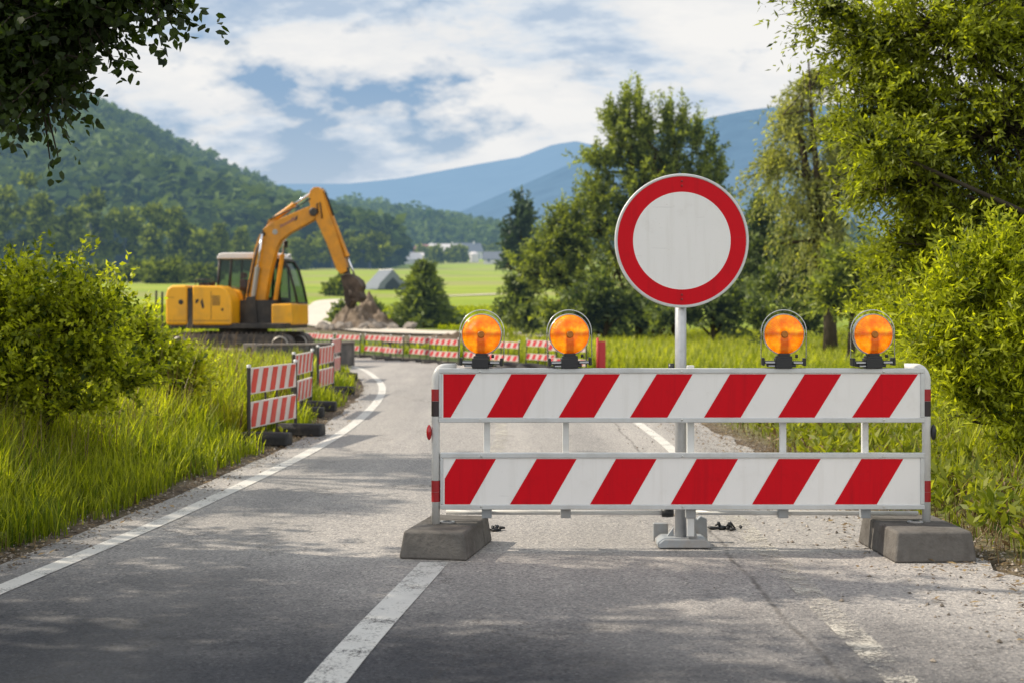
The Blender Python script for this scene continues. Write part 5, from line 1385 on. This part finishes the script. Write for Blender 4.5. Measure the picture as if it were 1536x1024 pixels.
# trees among the houses
for i, (px, py, r, d, lab) in enumerate([(633, 378, 9, 640, 'dark tree behind the conical roadside conifer, left of the long pale roofed building'), (677, 384, 9, 580, 'dark village tree directly below the long pale roofed building'), (690, 380, 8, 590, 'tall dark village tree right of the long pale roofed building'), (738, 378, 10, 700, 'dark village tree above the barn at the right end'), (722, 377, 8, 760, 'village tree between the slate roofed house and the barn'), (655, 397, 6, 560, 'small bush tree in the meadow below the village')]):
    b_ = foot(px, d); k = d / F; z = P(0, py, d)[2]; hh = max(6, z - b_[2])
    plant('village_tree', lab, 'tree', b_, [(b_[0], d, b_[2] + hh * .65, r * k * .8, r * k * .8, hh * .4, 40), (b_[0], d, b_[2] + hh * .35, r * k, r * k, hh * .3, 40)], 'far', 'trees among the village houses', 120 + i, leaf=(2.4, 1.6), per=10, twig=2.0, trunk=.4, shell=.4, bark=M_BARKF, branchy=0)

# ------------------------------------------------------------------ woods on the hills: seen as one mass
def forest(label, G, n, hrange, seed, mat, tmin=0.0, q=44, dens=None):
    rg = np.random.default_rng(seed)
    nu, nv = G.shape[:2]
    a = rg.random(n) * (nu - 1.001); b_ = (tmin + (1 - tmin) * rg.random(n) ** .9) * (nv - 1.001)
    ia, ib = a.astype(int), b_.astype(int); fa_, fb_ = (a - ia)[:, None], (b_ - ib)[:, None]
    p = (G[ia, ib] * (1 - fa_) + G[ia + 1, ib] * fa_) * (1 - fb_) + (G[ia, ib + 1] * (1 - fa_) + G[ia + 1, ib + 1] * fa_) * fb_
    h = rg.uniform(*hrange, n) * (1 + .25 * vnoise(p[:, 0], p[:, 1], 90, seed)); con = rg.random(n) < .40 + .25 * vnoise(p[:, 0], p[:, 1], 160, seed + 1)
    r = h * np.where(con, .20, .36) * rg.uniform(.8, 1.2, n)
    base_t = np.clip(.42 + .22 * vnoise(p[:, 0], p[:, 1], 130, seed + 2) + rg.normal(0, .13, n) - .14 * con, 0, 1)
    u = runit(rg, n * q).reshape(n, q, 3); t = rg.random((n, q))
    C = np.empty((n, q, 3))
    rr_ = np.where(con[:, None], (1 - t) * 1.0 + .06, np.sqrt(np.maximum(0.02, 1 - (2 * t - 1) ** 2)) * rg.uniform(.8, 1.05, (n, q)))
    ang = rg.random((n, q)) * 6.283
    C[..., 0] = p[:, None, 0] + np.cos(ang) * rr_ * r[:, None]; C[..., 1] = p[:, None, 1] + np.sin(ang) * rr_ * r[:, None]; C[..., 2] = p[:, None, 2] + h[:, None] * (.12 + .88 * t)
    ax = nrm(np.stack([np.cos(ang), np.sin(ang), np.where(con[:, None], -.5, .4 - .8 * t)], 2) + rg.normal(0, .5, (n, q, 3)))
    sz = (h * .20)[:, None] * rg.uniform(.7, 1.3, (n, q))
    T = np.clip(base_t[:, None] + .22 * (t - .5) + rg.normal(0, .10, (n, q)), 0, 1)
    V = leaf_quads(rg, (C - ax * sz[..., None] * .4).reshape(-1, 3), ax.reshape(-1, 3), sz.ravel() * 1.15, sz.ravel() * .85, .5)
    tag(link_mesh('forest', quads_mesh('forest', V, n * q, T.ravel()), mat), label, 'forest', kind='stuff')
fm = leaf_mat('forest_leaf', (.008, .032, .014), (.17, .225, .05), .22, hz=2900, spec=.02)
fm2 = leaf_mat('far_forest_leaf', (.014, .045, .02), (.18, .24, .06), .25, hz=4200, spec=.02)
forest('dense mixed wood covering the hillside on the left', G1, 9500, (13, 22), 3, fm, .0, 36)
forest('hazy wood covering the low ridge behind the village', G2, 5200, (15, 25), 4, fm2, .0, 26)

# ------------------------------------------------------------------ grass and weeds: beyond counting
def blades(name, label, n, yr, xr, hr, seed, mat, wmul=1.0, reject=None, clump=.5, lean=.35, near_bias=1.0, kind_cat='grass'):
    rg = np.random.default_rng(seed)
    m0 = int(n * 2.2)
    y = yr[0] * (yr[1] / yr[0]) ** (rg.random(m0) ** near_bias)
    lo_ = np.maximum(xr[0], -.385 * y - .6); hi = np.minimum(xr[1], .385 * y + .6)
    x = lo_ + (hi - lo_) * rg.random(m0)
    cl_ = .5 + .5 * vnoise(x, y, .55, seed) ; keep = rg.random(m0) < (1 - clump) + clump * cl_
    rd_, sd_ = road_dist(x, y)
    keep &= rd_ > .10 + .25 * rg.random(m0) ** 2 + .10 * vnoise(x, y, .8, seed + 5)
    if reject is not None: keep &= ~reject(x, y, rd_, sd_, rg)
    x, y, rd_, sd_ = x[keep][:n], y[keep][:n], rd_[keep][:n], sd_[keep][:n]
    n = len(x)
    z = terrain(x, y, rd_, sd_)
    h = rg.uniform(hr[0], hr[1], n) * (.45 + .55 * sstep(.1, 1.1, rd_)) * (.75 + .5 * (.5 + .5 * vnoise(x, y, .9, seed + 2)))
    w_ = np.maximum(.0045, .00085 * y) * wmul * rg.uniform(.7, 1.3, n)
    a_ = rg.random(n) * 6.283
    d_ = np.stack([np.cos(a_), np.sin(a_), 0 * a_], 1); s_ = np.stack([-np.sin(a_), np.cos(a_), 0 * a_], 1)
    # turn most blades so that they do not vanish edge-on
    b0 = np.stack([x, y, z - .01], 1); ln = lean * rg.uniform(.2, 1.6, n) * h
    p1 = b0 + d_ * (ln * .35)[:, None] + np.array([0, 0, 1]) * (h * .6)[:, None]
    p2 = b0 + d_ * ln[:, None] + np.array([0, 0, 1]) * (h * rg.uniform(.82, 1.0, n))[:, None]
    V = np.empty((n, 2, 4, 3)); W_ = w_[:, None] / 2
    V[:, 0, 0] = b0 - s_ * W_; V[:, 0, 1] = b0 + s_ * W_; V[:, 0, 2] = p1 + s_ * W_ * .8; V[:, 0, 3] = p1 - s_ * W_ * .8
    V[:, 1, 0] = p1 - s_ * W_ * .8; V[:, 1, 1] = p1 + s_ * W_ * .8; V[:, 1, 2] = p2 + s_ * W_ * .12; V[:, 1, 3] = p2 - s_ * W_ * .12
    tn = np.clip(.45 + .25 * vnoise(x, y, 1.4, seed + 3) + rg.normal(0, .18, n), 0, 1)
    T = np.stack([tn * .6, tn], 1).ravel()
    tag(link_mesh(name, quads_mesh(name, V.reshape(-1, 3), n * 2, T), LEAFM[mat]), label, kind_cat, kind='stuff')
FEET = [(a_[0] + (b_[0] - a_[0]) * t_, a_[1] + (b_[1] - a_[1]) * t_) for a_, b_, _ in specs for t_ in (.1, .5, .9)]
def on_dirt(x, y):
    k = (y > 44) & (np.abs(x - np.interp(y, tr[:, 1], tr[:, 0])) < np.where(y < 62, 2.8, 1.5))
    k |= ((x + 1.8) / 3.6) ** 2 + ((y - 45.5) / 3.0) ** 2 < 1
    k |= ((x + 6) / 3.2) ** 2 + ((y - 55) / 4.5) ** 2 < 1
    k |= ((x + 5.5) / 4.0) ** 2 + ((y - 46) / 4.0) ** 2 < 1
    return k
def near_feet(x, y):
    k = np.zeros(len(x), bool)
    for fx, fy in FEET: k |= ((x - fx - .12) / .42) ** 2 + ((y - fy + .1) / .5) ** 2 < 1
    return k
onL = lambda x, y, r, s, g: (s > 0)
onR = lambda x, y, r, s, g: (s < 0)
blades('grass', 'long green grass on the left bank of the road', 130000, (4.5, 26), (-9, 0), (.14, .58), 1, 'grass', 1.1, lambda x, y, r, s, g: (s > 0) | near_feet(x, y) | ((x < -3.9) & (y > 21) & (g.random(len(x)) < .75)), .70)
blades('grass', 'tall thin seeding grass stalks on the left bank', 5000, (5.2, 20), (-9, 0), (.45, .85), 9, 'straw', .55, lambda x, y, r, s, g: (s > 0) | (r < .5), .6, lean=.22)
blades('grass', 'sunlit grass on the right verge below the scrub', 70000, (6.2, 24), (1.5, 9), (.07, .36), 2, 'grass', 1.1, lambda x, y, r, s, g: (s < 0) | (g.random(len(x)) > sstep(.3, 3.2, r) * .95 + .04), .75)
blades('grass', 'pale tall meadow grass behind the barricade up to the trees', 52000, (24, 50), (-1, 18), (.16, .50), 3, 'meadow', 1.3, lambda x, y, r, s, g: (s < 0) | (r < 1.15) | on_dirt(x, y), .35, near_bias=.9)
blades('grass', 'grass tufts in the field around the excavator and its track', 34000, (30, 90), (-34, 3), (.10, .30), 4, 'grass', 1.2, lambda x, y, r, s, g: (r < 1.1) | on_dirt(x, y) | (np.exp(-((x + 6.4) / 4.0) ** 2 - ((y - 33) / 4.5) ** 2) > .5) | ((np.abs(x - np.interp(y, tr[:, 1], tr[:, 0])) < 1.2) & (y > 49)) | (np.exp(-((x - (-2.2 + (y - 50) * -.55)) / 5.5) ** 2 - ((y - 51) / 5) ** 2) > .45), .35)

blades('grass', 'dry straw coloured grass mixed into the foot of the left bank', 7000, (4.8, 22), (-7, 0), (.10, .34), 19, 'straw', .8, lambda x, y, r, s, g: (s > 0) | near_feet(x, y), .8, lean=.6)
blades('grass', 'dry straw coloured grass on the right verge beside the gravel', 7000, (6.2, 20), (1.5, 8), (.06, .30), 20, 'straw', .8, lambda x, y, r, s, g: (s < 0), .8, lean=.6)
def weeds(label, n, yr, xr, side, seed, leaf=(.09, .03), per=9, mat='weed', zmax=.16, near=.25):
    rg = np.random.default_rng(seed)
    y = yr[0] * (yr[1] / yr[0]) ** rg.random(n * 3); x = xr[0] + (xr[1] - xr[0]) * rg.random(n * 3)
    r, s = road_dist(x, y); k = (r > near + .3 * rg.random(len(x))) & (s == side) & (rg.random(len(x)) < .35 + .65 * (vnoise(x, y, .8, seed) > 0))
    x, y, r, s = x[k][:n], y[k][:n], r[k][:n], s[k][:n]; n = len(x); z = terrain(x, y, r, s)
    a_ = rg.random((n, per)) * 6.283; el = rg.uniform(.15, 1.2, (n, per))
    A = np.stack([np.cos(a_) * np.cos(el), np.sin(a_) * np.cos(el), np.sin(el)], 2)
    b0 = np.stack([x, y, z], 1)[:, None] + np.concatenate([rg.normal(0, .02, (n, per, 2)), rg.random((n, per, 1)) * zmax], 2)
    L = leaf[0] * rg.uniform(.5, 1.4, n * per); W_ = leaf[1] * rg.uniform(.7, 1.3, n * per)
    T = np.clip(.5 + rg.normal(0, .2, n * per) + .2 * np.repeat(vnoise(x, y, 1.0, seed + 1), per), 0, 1)
    tag(link_mesh('undergrowth', quads_mesh('undergrowth', leaf_quads(rg, b0.reshape(-1, 3), A.reshape(-1, 3), L, W_, .6), n * per, T), LEAFM[mat]), label, 'undergrowth', kind='stuff')
weeds('low broad leaved weeds on the right verge', 5200, (6.4, 20), (2.0, 7.5), 1, 5, (.10, .036))
weeds('dry yellowed plants among the weeds of the right verge', 1500, (6.4, 18), (2.0, 6.5), 1, 15, (.08, .02), 7, 'straw', .12)
weeds('short weeds at the gravelly foot of the left bank', 1800, (5, 26), (-5.5, -1.8), -1, 6, (.07, .02), 8, 'weed', .08, .12)
weeds('leafy weeds between the long grass of the left bank', 2600, (6, 24), (-8, -2.4), -1, 7, (.10, .03), 10, 'bush', .42, .8)

def pebbles(name, label, n, seed, side, yr, spread, size, mat, onroad=.06):
    rg = np.random.default_rng(seed); E = EDGE_R if side > 0 else EDGE_L
    y = yr[0] * (yr[1] / yr[0]) ** rg.random(n); ex_ = np.interp(y, E[:, 1], E[:, 0])
    off = np.abs(rg.normal(0, spread, n)) * np.where(rg.random(n) < .75, 1, -1.6 * onroad / .06)
    x = ex_ + side * off; rd_, sd_ = road_dist(x, y); z = np.where(rd_ < 0, 0, terrain(x, y, rd_, sd_))
    s_ = np.minimum(size * 2.2, size * rg.lognormal(-.15, .45, n))
    oc = np.array([(1, 0, 0), (0, 1, 0), (-1, 0, 0), (0, -1, 0), (0, 0, .8), (0, 0, -.5)], float)
    tri = np.array([(0, 1, 4), (1, 2, 4), (2, 3, 4), (3, 0, 4), (1, 0, 5), (2, 1, 5), (3, 2, 5), (0, 3, 5)])
    jit = oc[None] * rg.uniform(.6, 1.3, (n, 6, 1)); a_ = rg.random(n) * 6.28; ca, sa = np.cos(a_), np.sin(a_)
    xx = jit[..., 0] * ca[:, None] - jit[..., 1] * sa[:, None]; yy = jit[..., 0] * sa[:, None] + jit[..., 1] * ca[:, None]
    Vv = np.stack([xx, yy, jit[..., 2]], 2) * s_[:, None, None] + np.stack([x, y, z + s_ * .3], 1)[:, None]
    tag(link_mesh(name, quads_mesh(name, Vv[:, tri].reshape(-1, 3), n * 8, np.repeat(rg.random(n), 8), 3), mat), label, name, kind='stuff')
M_PEB, nt = new_mat('loose_gravel')
at = N(nt, 'ShaderNodeAttribute', attribute_name='tint'); r_ = ramp(nt, at.outputs['Fac'], [(0, (.10, .085, .07)), (.6, (.27, .225, .18)), (1, (.45, .40, .34))])
b = N(nt, 'ShaderNodeBsdfPrincipled', inp={'Roughness': .9}); nt.links.new(r_.outputs[0], b.inputs['Base Color']); out(nt, b.outputs[0])
pebbles('gravel', 'loose gravel and crumbs along the right edge of the asphalt', 4200, 1, 1, (4.6, 20), .30, .007, M_PEB)
pebbles('gravel', 'loose gravel along the left edge of the asphalt', 2600, 2, -1, (4.6, 26), .14, .007, M_PEB, .03)
def litter(label, n, seed, side, yr, spread):
    rg = np.random.default_rng(seed); E = EDGE_R if side > 0 else EDGE_L
    y = yr[0] * (yr[1] / yr[0]) ** rg.random(n); x = np.interp(y, E[:, 1], E[:, 0]) + side * rg.normal(.12, spread, n)
    rd_, sd_ = road_dist(x, y); z = np.where(rd_ < 0, .004, terrain(x, y, rd_, sd_)) + .006
    a_ = rg.random(n) * 6.28; A = nrm(np.stack([np.cos(a_), np.sin(a_), rg.uniform(-.05, .35, n)], 1))
    tag(link_mesh('leaf_litter', quads_mesh('leaf_litter', leaf_quads(rg, np.stack([x, y, z], 1), A, rg.uniform(.02, .055, n), rg.uniform(.008, .024, n), 1.2), n, rg.random(n)), LEAFM['straw']), label, 'leaf litter', kind='stuff')
litter('fallen dry leaves and straw along the right verge', 2600, 3, 1, (5, 18), .28)
litter('fallen dry leaves and straw along the left verge', 1600, 4, -1, (5, 24), .14)
